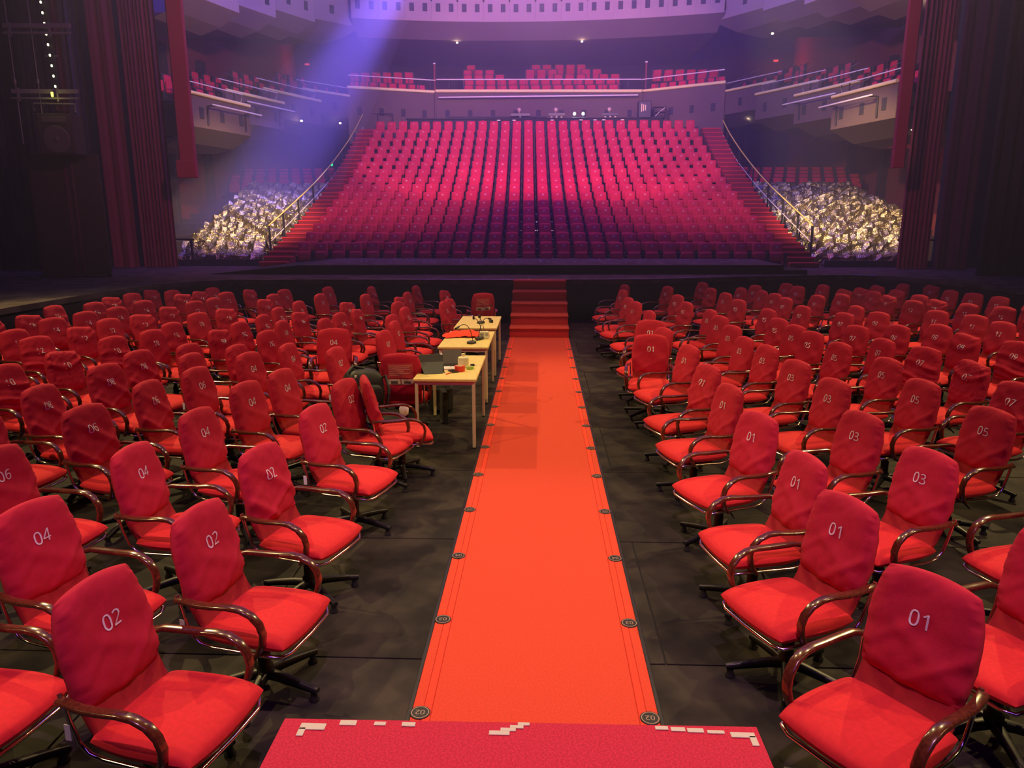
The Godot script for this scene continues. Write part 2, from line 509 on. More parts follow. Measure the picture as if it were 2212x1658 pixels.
func make_materials() -> void:
	var weave := noise_tex(0.09, Color(0.35, 0.35, 0.35), Color(0.65, 0.65, 0.65), 256, 3)
	var cloth := textured("cover_cloth", noise_tex(0.02, lin(0.50, 0.007, 0.036), lin(0.54, 0.009, 0.042), 256), 3.0, 0.9, weave, 0.06)
	var seat := textured("seat_cloth", noise_tex(0.03, lin(0.62, 0.013, 0.022), lin(0.68, 0.016, 0.026), 256), 4.0, 0.9, weave, 0.05)
	textured("shell_cloth", noise_tex(0.03, lin(0.30, 0.008, 0.012), lin(0.36, 0.012, 0.016), 128), 4.0, 0.95, weave, 0.05)
	textured("rake_cloth", noise_tex(0.02, lin(0.54, 0.010, 0.045), lin(0.60, 0.013, 0.052), 256), 2.0, 0.9)
	textured("carpet", noise_tex(0.11, lin(0.58, 0.048, 0.020), lin(0.68, 0.060, 0.026), 512, 3), 1.3, 0.95, weave, 0.12, true)
	textured("carpet_band", noise_tex(0.11, lin(0.78, 0.050, 0.020), lin(0.86, 0.058, 0.026), 256, 3), 1.5, 0.95, weave, 0.1, true)
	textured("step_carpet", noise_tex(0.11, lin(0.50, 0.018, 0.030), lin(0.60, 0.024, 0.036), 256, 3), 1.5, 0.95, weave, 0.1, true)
	textured("platform_carpet", noise_tex(0.14, lin(0.62, 0.030, 0.050), lin(0.80, 0.044, 0.07), 512, 4), 1.6, 0.95, weave, 0.15, true)
	var floor_m := textured("pit_floor", noise_tex(0.012, lin(0.024, 0.022, 0.022), lin(0.055, 0.047, 0.040), 512, 6, 0.25, 0.75), 0.35, 0.55, null, 0.0, true)
	floor_m.roughness = 0.62
	floor_m.metallic_specular = 0.2
	textured("stage_floor", noise_tex(0.015, lin(0.09, 0.072, 0.060), lin(0.15, 0.12, 0.10), 512, 6), 0.2, 0.85, null, 0.0, true).metallic_specular = 0.25
	textured("birch", noise_tex(0.02, lin(0.78, 0.60, 0.22), lin(0.84, 0.66, 0.26), 256, 4), 2.0, 0.5)
	var wood := textured("mahogany", noise_tex(0.03, lin(0.075, 0.016, 0.009), lin(0.13, 0.030, 0.014), 256, 4), 6.0, 0.22)
	wood.clearcoat_enabled = true
	wood.clearcoat = 0.8
	wood.clearcoat_roughness = 0.08
	solid("chrome", lin(0.75, 0.74, 0.72), 0.14, 1.0)
	solid("black_plastic", lin(0.016, 0.016, 0.018), 0.42)
	solid("black_paint", lin(0.012, 0.012, 0.014), 0.75)
	solid("black_drape", lin(0.012, 0.011, 0.016), 0.95)
	solid("grey_drape", lin(0.045, 0.05, 0.06), 0.95)
	solid("print_white", lin(0.80, 0.72, 0.78), 0.8)
	solid("steel", lin(0.62, 0.54, 0.34), 0.5)
	solid("alu_edge", lin(0.75, 0.72, 0.68), 0.25, 1.0)
	var foil := solid("plastic_sheet", lin(0.46, 0.40, 0.24), 0.36, 0.9)
	var fold := noise_tex(0.018, Color.BLACK, Color.WHITE, 512, 3, 0.1, 0.95)
	(fold.noise as FastNoiseLite).fractal_type = FastNoiseLite.FRACTAL_RIDGED
	foil.heightmap_enabled = true
	foil.heightmap_texture = fold
	foil.heightmap_scale = 2.5
	foil.uv1_triplanar = true
	foil.uv1_scale = Vector3(0.9, 0.7, 0.9)
	foil.clearcoat_enabled = true
	foil.clearcoat = 0.5
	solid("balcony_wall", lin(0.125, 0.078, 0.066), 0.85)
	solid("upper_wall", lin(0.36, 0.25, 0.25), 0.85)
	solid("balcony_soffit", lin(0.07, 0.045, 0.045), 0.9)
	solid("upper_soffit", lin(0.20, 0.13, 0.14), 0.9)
	solid("vent", lin(0.03, 0.026, 0.035), 0.8)
	solid("brass_rail", lin(0.93, 0.78, 0.32), 0.45)
	solid("pale_pipe", lin(0.85, 0.78, 0.72), 0.4)
	solid("dark_wall", lin(0.030, 0.016, 0.022), 0.9)
	solid("red_wall", lin(0.22, 0.03, 0.04), 0.9)
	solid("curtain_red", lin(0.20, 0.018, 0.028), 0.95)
	solid("panel_red", lin(0.42, 0.05, 0.07), 0.9)
	solid("seat_frame", lin(0.02, 0.016, 0.02), 0.6)
	solid("tape", lin(0.82, 0.86, 0.50), 0.6)
	solid("yellow_pipe", lin(0.92, 0.74, 0.18), 0.4)
	textured("shaded_stair_carpet", noise_tex(0.11, lin(0.20, 0.008, 0.03), lin(0.26, 0.012, 0.036), 256, 3), 1.5, 0.95)  # aisle stair carpet with the shade on its risers darkened into the colour

# ---------------------------------------------------------------- office chairs
const COVER := Vector3(0.226, 0.25, 0.062)      # half width, half height, half depth of the loose back cover

func cover_fold(kind: int, x: float, y: float) -> float:   # how far the cloth stands out; x, y from -1 to 1
	var s := 0.0
	var edge := smoothstep(0.72, 0.97, absf(x))
	s += edge * (0.011 * fine.get_noise_2d(y * 330.0 + kind * 70.0, 90.0 if x > 0.0 else -90.0) + 0.003 * sin(y * 27.0 + 3.0 * sin(y * 6.0 + x)))
	s += fine.get_noise_3d(x * 60.0, y * 60.0, kind * 37.0) * 0.008
	if kind == 0:
		s += 0.010 * pow(maxf(0.0, sin((y + 0.55 * x) * 4.6 + 2.4)), 4.0) * smoothstep(0.35, -0.2, y)
		s += 0.006 * pow(maxf(0.0, sin((y - 0.8 * x) * 6.2 + 0.6)), 4.0) * smoothstep(0.5, -0.1, y)
	elif kind == 1:
		var d := x * 0.75 + y
		s += 0.020 * pow(maxf(0.0, sin(d * 5.5 + 0.8)), 3.0) * smoothstep(0.75, 0.1, y) - 0.003
		s += 0.013 * pow(maxf(0.0, sin((y - x * 0.5) * 8.0)), 4.0) * smoothstep(0.3, -0.6, y)
	elif kind == 2:
		s += 0.022 * pow(maxf(0.0, sin(y * 9.5 + 1.3 * sin(x * 2.5))), 2.0) * smoothstep(0.65, -0.1, y)
		s += 0.006 * sin(y * 21.0 + x * 3.0) * smoothstep(0.4, -0.3, y)
	elif kind == 3:
		s += 0.026 * pow(maxf(0.0, sin((y - 0.4 * x * x) * 6.0 + 0.6)), 3.0) * smoothstep(-0.7, 0.5, y)
		s += 0.012 * fine.get_noise_3d(x * 130.0, y * 130.0, 91.0)
	return s

func cover_point(kind: int, u: float, v: float, front: bool) -> Vector3:   # u, v from -1 to 1
	var c := 0.58 if v > 0.0 else 0.20
	var x := u * sqrt(1.0 - c * v * v * 0.5)
	var y := v * sqrt(1.0 - (0.46 if v > 0.0 else 0.10) * u * u * 0.5)
	var t := pow(maxf(0.0, 1.0 - pow(absf(u), 4.0)), 0.5) * pow(maxf(0.0, 1.0 - pow(absf(v), 6.0)), 0.5)
	var wx := COVER.x * (1.0 + 0.04 * (1.0 - v * v))
	var q := Vector3(x * wx, y * COVER.y, 0.0)
	if kind == 3:
		q.y -= 0.03 * smoothstep(0.3, 1.0, v) * (0.5 + 0.5 * sin(u * 2.6 + 0.5))
	var hollow := -0.018 * (1.0 - x * x) * smoothstep(-0.9, 0.4, y)
	if front:
		q.z = COVER.z * t + hollow * t + cover_fold(kind, u, v) * smoothstep(0.0, 0.35, t)
	else:
		q.z = -COVER.z * 0.75 * t + hollow * 0.5 * t - 0.5 * cover_fold(1, -u, v) * smoothstep(0.0, 0.35, t)
	return q

func bend(a: float) -> float:                      # closer rows of points towards the rim
	var s := a * 2.0 - 1.0
	return s * (1.5 - 0.5 * s * s)

func cover_mesh(kind: int, near: bool) -> ArrayMesh:
	var key := "cover%d%s" % [kind, near]
	if not shapes.has(key):
		var n := Vector2i(34, 38) if near else Vector2i(16, 18)
		var g := Geo.new()
		g.sheet(n.x, n.y, func(a, b): return cover_point(kind, bend(a), bend(b), true))
		g.sheet(n.x, n.y, func(a, b): return cover_point(kind, -bend(a), bend(b), false))
		shapes[key] = g.mesh()
	return shapes[key]

func number_mesh(num: int, kind: int) -> ArrayMesh:
	var key := "num%d_%d" % [num, kind]
	if not shapes.has(key):
		shapes[key] = lettering("%02d" % num, 0.068, func(x, y):
			var u: float = x / COVER.x
			var v: float = (y + 0.055) / COVER.y
			for i in 3:
				u = x / (COVER.x * (1.0 + 0.04 * (1.0 - v * v))) / sqrt(1.0 - 0.58 * v * v * 0.5)
			var q := cover_point(kind, u, v, true)
			return Vector3(x, y + 0.055, q.z + 0.0035))
	return shapes[key]

func pad(w: float, d: float, h: float, n: int, m: int, f: Callable) -> ArrayMesh:   # a rounded cushion, then bent by f
	var g := Geo.new()
	for side in [true, false]:
		g.sheet(n, m, func(a, b):
			var u := bend(a)
			var v := bend(b)
			if not side:
				u = -u
			var x := u * sqrt(1.0 - 0.30 * v * v * 0.5)
			var z := -v * sqrt(1.0 - 0.30 * u * u * 0.5)
			var t := pow(maxf(0.0, 1.0 - pow(absf(u), 5.0)), 0.4) * pow(maxf(0.0, 1.0 - pow(absf(v), 5.0)), 0.4)
			return f.call(Vector3(x * w * 0.5, (t if side else -t) * h * 0.5, z * d * 0.5)))
	return g.mesh()

func chair_meshes() -> void:
	for near in [true, false]:
		var k := "_near" if near else "_far"
		var n := 16 if near else 9
		shapes["seat" + k] = pad(0.53, 0.50, 0.10, n, n, func(q: Vector3):
			q.x *= 1.0 + 0.10 * q.z
			q.y += -0.30 * pow(maxf(0.0, q.z - 0.02), 2.0) + 0.05 * pow(maxf(0.0, -q.z - 0.1), 1.0) - 0.10 * q.x * q.x * -1.0
			return q + Vector3(0, 0.425, 0.04))
		var g := Geo.new()                          # the shell behind the cover: it rises from the seat
		var path: Array = []
		for i in (9 if near else 6):
			var t := float(i) / (8.0 if near else 5.0)
			var z := -0.13 - 0.165 * pow(t, 0.55) - 0.02 * t
			path.append(Vector3(0, 0.415 + 0.42 * pow(t, 1.25), z))
		g.sweep(path, [Vector2(-0.205, -0.022), Vector2(0.205, -0.022), Vector2(0.215, 0.0), Vector2(0.195, 0.022), Vector2(-0.195, 0.022), Vector2(-0.215, 0.0)], Vector3(0, 0, 1))
		shapes["shell" + k] = g.mesh()
		for s in [-1.0, 1.0]:
			g = Geo.new()                           # a bent wood arm: flat on top, round the front and down to the seat rail
			var arm := [Vector3(0.262, 0.622, -0.285), Vector3(0.278, 0.632, -0.235), Vector3(0.29, 0.628, -0.15), Vector3(0.292, 0.63, -0.06), Vector3(0.292, 0.636, 0.02), Vector3(0.291, 0.630, 0.085), Vector3(0.289, 0.605, 0.14), Vector3(0.286, 0.562, 0.177), Vector3(0.282, 0.510, 0.19), Vector3(0.278, 0.455, 0.18), Vector3(0.272, 0.405, 0.155), Vector3(0.266, 0.372, 0.13)]
			if not near:
				arm = [arm[0], arm[2], arm[4], arm[6], arm[7], arm[8], arm[10], arm[11]]
			var w := 0.023
			var h := 0.012
			var pts: Array = []
			for q in arm:
				pts.append(Vector3(q.x * s, q.y, q.z))
			var prof := [Vector2(-w, -h * 0.4), Vector2(-w * 0.7, -h), Vector2(w * 0.7, -h), Vector2(w, -h * 0.4), Vector2(w, h * 0.4), Vector2(w * 0.7, h), Vector2(-w * 0.7, h), Vector2(-w, h * 0.4)]
			var last: Array = []
			for i in pts.size():                    # the flat side keeps facing across x
				var d: Vector3 = (pts[mini(i + 1, pts.size() - 1)] - pts[maxi(i - 1, 0)]).normalized()
				var u := d.cross(Vector3.RIGHT).normalized()
				var r: Array = []
				for q in prof:
					r.append(pts[i] + Vector3(q.x, 0, 0) + u * q.y)
				r.reverse()
				var ring := g.ring(r)
				if i == 0:
					g.lid(ring, false)
				else:
					g.join(last, ring)
				last = ring
			g.lid(last, true)
			shapes["arm%d%s" % [int(s), k]] = g.mesh()
		g = Geo.new()                               # the chrome rail: up the back, along the seat, round its front
		var half := [Vector3(-0.25, 0.64, -0.292), Vector3(-0.243, 0.52, -0.268), Vector3(-0.243, 0.43, -0.235), Vector3(-0.245, 0.39, -0.19), Vector3(-0.247, 0.375, -0.12), Vector3(-0.255, 0.378, 0.05), Vector3(-0.258, 0.378, 0.19), Vector3(-0.245, 0.370, 0.25), Vector3(-0.19, 0.366, 0.275), Vector3(0.0, 0.366, 0.282)]
		var whole: Array = half.duplicate()
		for i in range(half.size() - 2, -1, -1):
			whole.append(Vector3(-half[i].x, half[i].y, half[i].z))
		g.tube(whole, 0.0105, 7 if near else 5)
		shapes["rail" + k] = g.mesh()
		g = Geo.new()                               # mechanism plate, gas column
		g.box(Vector3(0, 0.345, 0.0), Vector3(0.2, 0.05, 0.26), 0.012)
		g.lathe([Vector2(0.045, 0.085), Vector2(0.045, 0.14), Vector2(0.034, 0.145), Vector2(0.034, 0.25), Vector2(0.022, 0.255), Vector2(0.022, 0.33)], 12 if near else 8)
		g.tube([Vector3(0.08, 0.335, 0.05), Vector3(0.2, 0.33, 0.05), Vector3(0.255, 0.315, 0.06)], 0.007, 5)
		shapes["column" + k] = g.mesh()
		g = Geo.new()
		if near:
			spider_leg(g)
			shapes["leg"] = g.mesh()
			g = Geo.new()
			g.lathe([Vector2(0.026, 0.0), Vector2(0.028, 0.012), Vector2(0.02, 0.02), Vector2(0.016, 0.052), Vector2(0.02, 0.06)], 10)
			shapes["glide"] = g.mesh()
		else:
			for i in 5:
				g.xf = Transform3D(Basis(Vector3.UP, TAU * i / 5.0 + 0.3), Vector3.ZERO)
				spider_leg(g)
				g.xf = g.xf * Transform3D(Basis(), Vector3(0, 0, 0.30))
				g.lathe([Vector2(0.027, 0.0), Vector2(0.018, 0.02), Vector2(0.018, 0.055)], 6)
			shapes["base"] = g.mesh()
	shapes["care_tag"] = boxed(Vector3(-0.252, 0.475, -0.275), Vector3(0.003, 0.07, 0.028))

func spider_leg(g: Geo) -> void:
	g.sweep([Vector3(0, 0.10, 0.03), Vector3(0, 0.098, 0.10), Vector3(0, 0.082, 0.22), Vector3(0, 0.064, 0.325)], [Vector2(-0.026, -0.02), Vector2(0.026, -0.02), Vector2(0.022, 0.012), Vector2(0.012, 0.02), Vector2(-0.012, 0.02), Vector2(-0.022, 0.012)], Vector3.UP, [1.1, 1.0, 0.85, 0.7])

func office_chair(label: String, num: int, at: Vector3, turn: float, kind: int, near: bool, group: String, spin: float) -> Node3D:
	var o := thing("office_chair", label, "chair", at, turn, group)
	var k := "_near" if near else "_far"
	part("seat", shapes["seat" + k], mats.seat_cloth, o)
	part("backrest", shapes["shell" + k], mats.shell_cloth, o)
	var c := part("back_cover", cover_mesh(kind, near), mats.cover_cloth, o)
	c.position = Vector3(0, 0.765, -0.285)
	c.rotation.x = -0.19
	if num >= 0:
		part("seat_number", number_mesh(num, kind), mats.print_white, c)
	part("armrest", shapes["arm-1" + k], mats.mahogany, o)
	part("armrest", shapes["arm1" + k], mats.mahogany, o)
	part("chrome_rail", shapes["rail" + k], mats.chrome, o)
	part("gas_column", shapes["column" + k], mats.black_plastic, o)
	if near:
		for i in 5:
			var l := part("base_leg", shapes.leg, mats.black_plastic, o)
			l.rotation.y = TAU * i / 5.0 + spin
			part("glide", shapes.glide, mats.black_plastic, l).position = Vector3(0, 0, 0.30)
		if kind == 0 and num % 4 == 2:
			part("care_tag", shapes.care_tag, mats.print_white, o)
	else:
		part("base", shapes.base, mats.black_plastic, o).rotation.y = spin
	return o

func notice_print(o: Node3D) -> void:              # the printed notice on the rear of a cover: a reddish text panel above two small photographs
	var c: Node3D = o.get_node("back_cover")
	var back := func(x: float, y: float) -> Vector3:
		return Vector3(-x, y, cover_point(0, -x / COVER.x, clampf(y / COVER.y, -0.9, 0.9), false).z - 0.004)
	var quad := func(x0: float, x1: float, y0: float, y1: float, lift: float) -> ArrayMesh:
		var g := Geo.new()
		g.sheet(8, 6, func(a, b):
			var q: Vector3 = back.call(lerpf(x0, x1, a), lerpf(y0, y1, b))
			return q + Vector3(0, 0, -lift))
		return g.mesh()
	part("notice_panel", quad.call(-0.14, 0.14, -0.02, 0.15, 0.0), solid("notice_red", lin(0.62, 0.06, 0.06), 0.85), c)
	for i in 6:
		var wide: float = [0.25, 0.22, 0.24, 0.16, 0.23, 0.12][i]
		part("print_line", quad.call(-0.125, -0.125 + wide, 0.118 - i * 0.022, 0.126 - i * 0.022, 0.002), solid("notice_ink", lin(0.75, 0.36, 0.28), 0.85), c)
	for i in 2:
		part("printed_photo", quad.call(-0.14 + i * 0.145, -0.005 + i * 0.145, -0.10, -0.035, 0.001), solid("notice_cream", lin(0.72, 0.60, 0.42), 0.8), c)
		part("printed_photo", quad.call(-0.11 + i * 0.145, -0.035 + i * 0.145, -0.092, -0.058, 0.003), solid("notice_dark", lin(0.12, 0.09, 0.08), 0.8), c)

func place_chairs() -> void:
	chair_meshes()
	var rng := RandomNumberGenerator.new()
	rng.seed = 5
	for side in [-1, 1]:
		var rows: Array = LEFT_CHAIRS if side < 0 else RIGHT_CHAIRS
		var count := {}
		for r in rows:
			var num: int = r[0]
			var k: int = count.get(num, 0)
			count[num] = k + 1
			var z: float = r[2]
			var label := "red office chair marked %02d, %s from the camera among the chairs marked %s" % [num, nth(k), WORDS[num]]
			office_chair(label, num, Vector3(r[1], 0, z), deg_to_rad(r[3]), r[4], z > -9.0, "covered office chairs in the pit", rng.randf() * TAU)
	var a := office_chair("red office chair turned away beside the tablet table, printed notice across its back", -1, Vector3(-1.52, 0, -8.28), deg_to_rad(184), 0, true, "covered office chairs in the pit", 0.4)
	notice_print(a)
	var b := office_chair("red office chair side-on before the tablet table, printed notice on its cover's rear", -1, Vector3(-1.30, 0, -6.85), deg_to_rad(108), 1, true, "covered office chairs in the pit", 0.9)
	notice_print(b)
	var c := office_chair("red office chair turned away behind the last table, printed notice on its back", -1, Vector3(-1.16, 0, -15.1), deg_to_rad(190), 0, false, "covered office chairs in the pit", 0.2)
	notice_print(c)

# ---------------------------------------------------------------- pit floor, runner, steps, near platform
func rim_line() -> Array:
	return [Vector2(-8.85, 3.0), Vector2(-8.85, -11.7), Vector2(-8.85, -14.0), Vector2(-8.8, -15.0), Vector2(-8.62, -16.6), Vector2(-8.2, -17.3), Vector2(-7.4, -17.85), Vector2(-5.3, -18.12), Vector2(-2.0, -18.2), Vector2(0.0, -18.25), Vector2(2.7, -18.5), Vector2(5.36, -19.4), Vector2(7.0, -19.8), Vector2(8.2, -20.0), Vector2(8.8, -19.85), Vector2(9.3, -19.3), Vector2(9.74, -18.5), Vector2(10.06, -17.3), Vector2(10.1, -16.0), Vector2(10.1, 3.0)]

func build_floor() -> void:
	var f := struct("floor", boxed(Vector3(0.5, -0.11, -8.7), Vector3(20.6, 0.2, 24.2)), mats.black_paint)
	var shades: Array = []
	for i in 3:
		var m: StandardMaterial3D = mats.pit_floor.duplicate()
		m.albedo_color = Color(1, 1, 1).darkened([0.0, 0.08, 0.16][i])
		shades.append(m)
	var rng := RandomNumberGenerator.new()
	rng.seed = 3
	var wide := 2.44
	var deep := 1.62
	for j in 14:
		for i in 8:
			var x := -9.6 + i * wide + (0.6 if j % 2 else 0.0) + wide * 0.5
			var z := 1.1 - j * deep - deep * 0.5
			part("panel", boxed(Vector3(x, -0.005 + rng.randf() * 0.0012, z), Vector3(wide - 0.010, 0.01, deep - 0.012), 0.002), shades[rng.randi() % 3], f)
	# the stage floor round the pit, one slab with a cut for the pit
	var poly := PackedVector2Array([Vector2(-20, 3.0)])
	poly.append_array(PackedVector2Array(rim_line()))
	poly.append_array(PackedVector2Array([Vector2(20, 3.0), Vector2(20, -46), Vector2(-20, -46)]))
	var g := Geo.new()
	g.prism(poly, 0.86, STAGE)
	var sf := struct("floor", g.mesh(), mats.stage_floor)
	var wall := Geo.new()
	var line := rim_line()
	for i in line.size() - 1:
		var a: Vector2 = line[i]
		var b: Vector2 = line[i + 1]
		wall.face([Vector3(a.x, -0.02, a.y), Vector3(b.x, -0.02, b.y), Vector3(b.x, 0.9, b.y), Vector3(a.x, 0.9, a.y)])
	var w := struct("wall_pit", wall.mesh(), mats.black_paint)
	var lip: Array = []
	for i in range(6, 15):
		lip.append(Vector3(line[i].x, STAGE + 0.004, line[i].y + 0.012))
	var e := Geo.new()
	e.sweep(lip, [Vector2(-0.012, -0.02), Vector2(0.012, -0.02), Vector2(0.012, 0.006), Vector2(-0.012, 0.006)])
	var edge := part("edge_strip", e.mesh(), mats.alu_edge, w)

func build_runner() -> void:
	var x0 := -0.60
	var x1 := 0.645
	var z0 := -2.4
	var z1 := -15.42
	var mid := (x0 + x1) * 0.5
	var o := thing("carpet_runner", "long red carpet runner down the middle aisle to the red steps", "carpet", Vector3(mid, 0, 0))
	part("pile", boxed(Vector3(0, 0.006, (z0 + z1) * 0.5), Vector3(x1 - x0 - 0.20, 0.012, z0 - z1), 0.003), mats.carpet, o)
	for s in [-1.0, 1.0]:
		part("edge_band", boxed(Vector3(s * ((x1 - x0) * 0.5 - 0.028), 0.007, (z0 + z1) * 0.5), Vector3(0.055, 0.014, z0 - z1), 0.003), mats.carpet, o)
		part("inner_band", boxed(Vector3(s * ((x1 - x0) * 0.5 - 0.078), 0.0075, (z0 + z1) * 0.5), Vector3(0.042, 0.015, z0 - z1), 0.003), mats.carpet_band, o)
		part("edge_binding", boxed(Vector3(s * ((x1 - x0) * 0.5 + 0.012), 0.004, (z0 + z1) * 0.5), Vector3(0.022, 0.008, z0 - z1), 0.002), mats.black_plastic, o)
	var disc := Geo.new()
	disc.lathe([Vector2(0.052, 0.0), Vector2(0.052, 0.003), Vector2(0.05, 0.004)], 20)
	var ring := Geo.new()
	for i in 24:
		var a := -TAU * i / 24.0
		var b := -TAU * (i + 1) / 24.0
		ring.face([Vector3(cos(a) * 0.041, 0.0045, sin(a) * 0.041), Vector3(cos(a) * 0.045, 0.0045, sin(a) * 0.045), Vector3(cos(b) * 0.045, 0.0045, sin(b) * 0.045), Vector3(cos(b) * 0.041, 0.0045, sin(b) * 0.041)])
	var dm := disc.mesh()
	var rm := ring.mesh()
	var gold := solid("disc_gold", lin(0.42, 0.30, 0.20), 0.5)
	for k in 13:
		for s in [-1.0, 1.0]:
			var z := -3.27 - 0.893 * k
			var d := solo("row_marker", dm, mats.black_plastic, "round black floor disc reading %02d, %s from the camera, %s edge of the runner" % [k + 2, nth(k), "table side" if s < 0 else "tableless"], "floor marker", Vector3(mid + s * ((x1 - x0) * 0.5 - 0.045), 0.0152, z), 0.0, "row marker discs along the runner")
			part("ring_mark", rm, gold, d)
			part("row_number", lettering("%02d" % (k + 2), 0.034, func(x, y): return Vector3(-x, 0.0046, y)), gold, d)

func build_steps() -> void:
	var zs := [-15.45, -15.95, -16.5, -17.1, -17.75]
	var o := thing("carpeted_steps", "five steep red carpeted steps at the far end of the runner", "steps", Vector3(0.02, 0, 0))
	for i in 5:
		var h := 0.2 * (i + 1)
		var back := -18.24
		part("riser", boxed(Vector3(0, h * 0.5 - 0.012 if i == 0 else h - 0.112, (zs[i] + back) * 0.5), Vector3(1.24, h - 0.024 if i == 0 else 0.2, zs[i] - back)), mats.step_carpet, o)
		var g := Geo.new()
		g.box(Vector3(0, h - 0.006, (zs[i] + back) * 0.5 + 0.01), Vector3(1.26, 0.028, zs[i] - back + 0.03), 0.008)
		part("tread", g.mesh(), mats.carpet, o)

func build_near_platform() -> void:
	var poly := PackedVector2Array([Vector2(-0.72, -1.92), Vector2(0.68, -1.935), Vector2(0.68, 1.2), Vector2(-0.72, 1.2)])
	var o := thing("carpeted_platform", "pinkish red carpeted platform under the camera, its edge marked with tape", "platform", Vector3.ZERO)
	var g := Geo.new()
	g.prism(poly, 0.0, 0.955)
	part("base", g.mesh(), mats.black_paint, o)
	g = Geo.new()
	g.prism(poly, 0.955, 0.99)
	part("carpet_top", g.mesh(), mats.platform_carpet, o)
	var spots := [[-0.625, -1.885, 0.075, 0.028, "table-side corner mark"], [-0.525, -1.905, 0.05, 0.022, "next to the table-side corner"], [-0.43, -1.905, 0.035, 0.016, "third from the table-side corner"], [-0.345, -1.905, 0.04, 0.018, "by the runner's table-side edge"], [-0.075, -1.878, 0.06, 0.018, "lowest of the middle cluster"], [-0.05, -1.893, 0.045, 0.014, "second lowest of the middle cluster"], [-0.025, -1.906, 0.04, 0.014, "second highest of the middle cluster"], [-0.005, -1.919, 0.035, 0.013, "highest of the middle cluster"], [0.40, -1.917, 0.038, 0.016, "by the runner's tableless edge"], [0.447, -1.913, 0.042, 0.018, "second from the runner's tableless edge"], [0.497, -1.91, 0.048, 0.018, "third from the runner's tableless edge"], [0.555, -1.905, 0.05, 0.014, "next to the tableless corner"], [0.63, -1.895, 0.07, 0.022, "tableless corner mark"]]
	for i in spots.size():
		var s: Array = spots[i]
		var m := Geo.new()
		m.box(Vector3(0, 0.0015, 0), Vector3(s[2], 0.003, s[3]), 0.001)
		var t := solo("tape_strip", m.mesh(), mats.tape, "pale yellow tape strip on the platform edge, " + s[4], "tape", Vector3(s[0], 0.9905, s[1]), 0.0, "tape marks on the platform edge")
		if i == 0:
			part("tape_tail", boxed(Vector3(-0.028, 0.0015, 0.024), Vector3(0.02, 0.003, 0.035), 0.001), mats.tape, t)
		if i == 12:
			part("tape_tail", boxed(Vector3(0.026, 0.0015, 0.024), Vector3(0.02, 0.003, 0.04), 0.001), mats.tape, t)

# ---------------------------------------------------------------- tables and what is on them
func work_table(label: String, at: Vector3) -> Node3D:
	var o := thing("work_table", label, "table", at, 0.0, "birch topped work tables beside the runner")
	part("table_top", boxed(Vector3(0, 0.765, 0), Vector3(0.68, 0.03, 1.42), 0.005), mats.birch, o)
	var g := Geo.new()
	for s in [-1.0, 1.0]:
		g.box(Vector3(0, 0.727, s * 0.665), Vector3(0.60, 0.04, 0.022), 0.004)
		g.box(Vector3(s * 0.305, 0.727, 0), Vector3(0.022, 0.04, 1.31), 0.004)
	part("apron", g.mesh(), mats.steel, o)
	for sx in [-1.0, 1.0]:
		for sz in [-1.0, 1.0]:
			var l := part("leg", boxed(Vector3(sx * 0.308, 0.376, sz * 0.668), Vector3(0.034, 0.744, 0.034), 0.005), mats.steel, o)
			part("foot_cap", boxed(Vector3(sx * 0.308, 0.008, sz * 0.668), Vector3(0.038, 0.016, 0.038), 0.004), mats.black_plastic, l)
	return o

func mic(label: String, at: Vector3, turn: float) -> void:
	var o := thing("gooseneck_microphone", label, "microphone", at, turn)
	var g := Geo.new()
	g.box(Vector3(0, 0.018, 0), Vector3(0.09, 0.036, 0.12), 0.01)
	part("base", g.mesh(), mats.black_plastic, o)
	g = Geo.new()
	var path: Array = []
	for i in 12:
		var t := i / 11.0
		path.append(Vector3(0.02 * sin(t * 3.0), 0.03 + 0.25 * sin(t * 1.9), 0.03 - 0.30 * t * t))
	g.tube(path, 0.005, 6)
	part("neck", g.mesh(), mats.black_plastic, o)
	g = Geo.new()
	var d: Vector3 = (path[11] - path[10]).normalized()
	g.tube([path[11], path[11] + d * 0.02, path[11] + d * 0.09], 0.014, 8, Vector3.UP, [0.7, 1.0, 0.9])
	part("head", g.mesh(), mats.black_plastic, o)

func roll_of_tape(label: String, at: Vector3, mat: Material, r: float, h: float) -> void:
	var g := Geo.new()
	g.lathe([Vector2(r, 0), Vector2(r, h)], 28)
	var hole := Geo.new()
	var o := solo("tape_roll", g.mesh(), mat, label, "tape roll", at)
	hole.lathe([Vector2(r * 0.72, h), Vector2(r * 0.72, h + 0.001)], 24)
	part("core", hole.mesh(), solid("core_card", lin(0.45, 0.32, 0.2), 0.9), o)

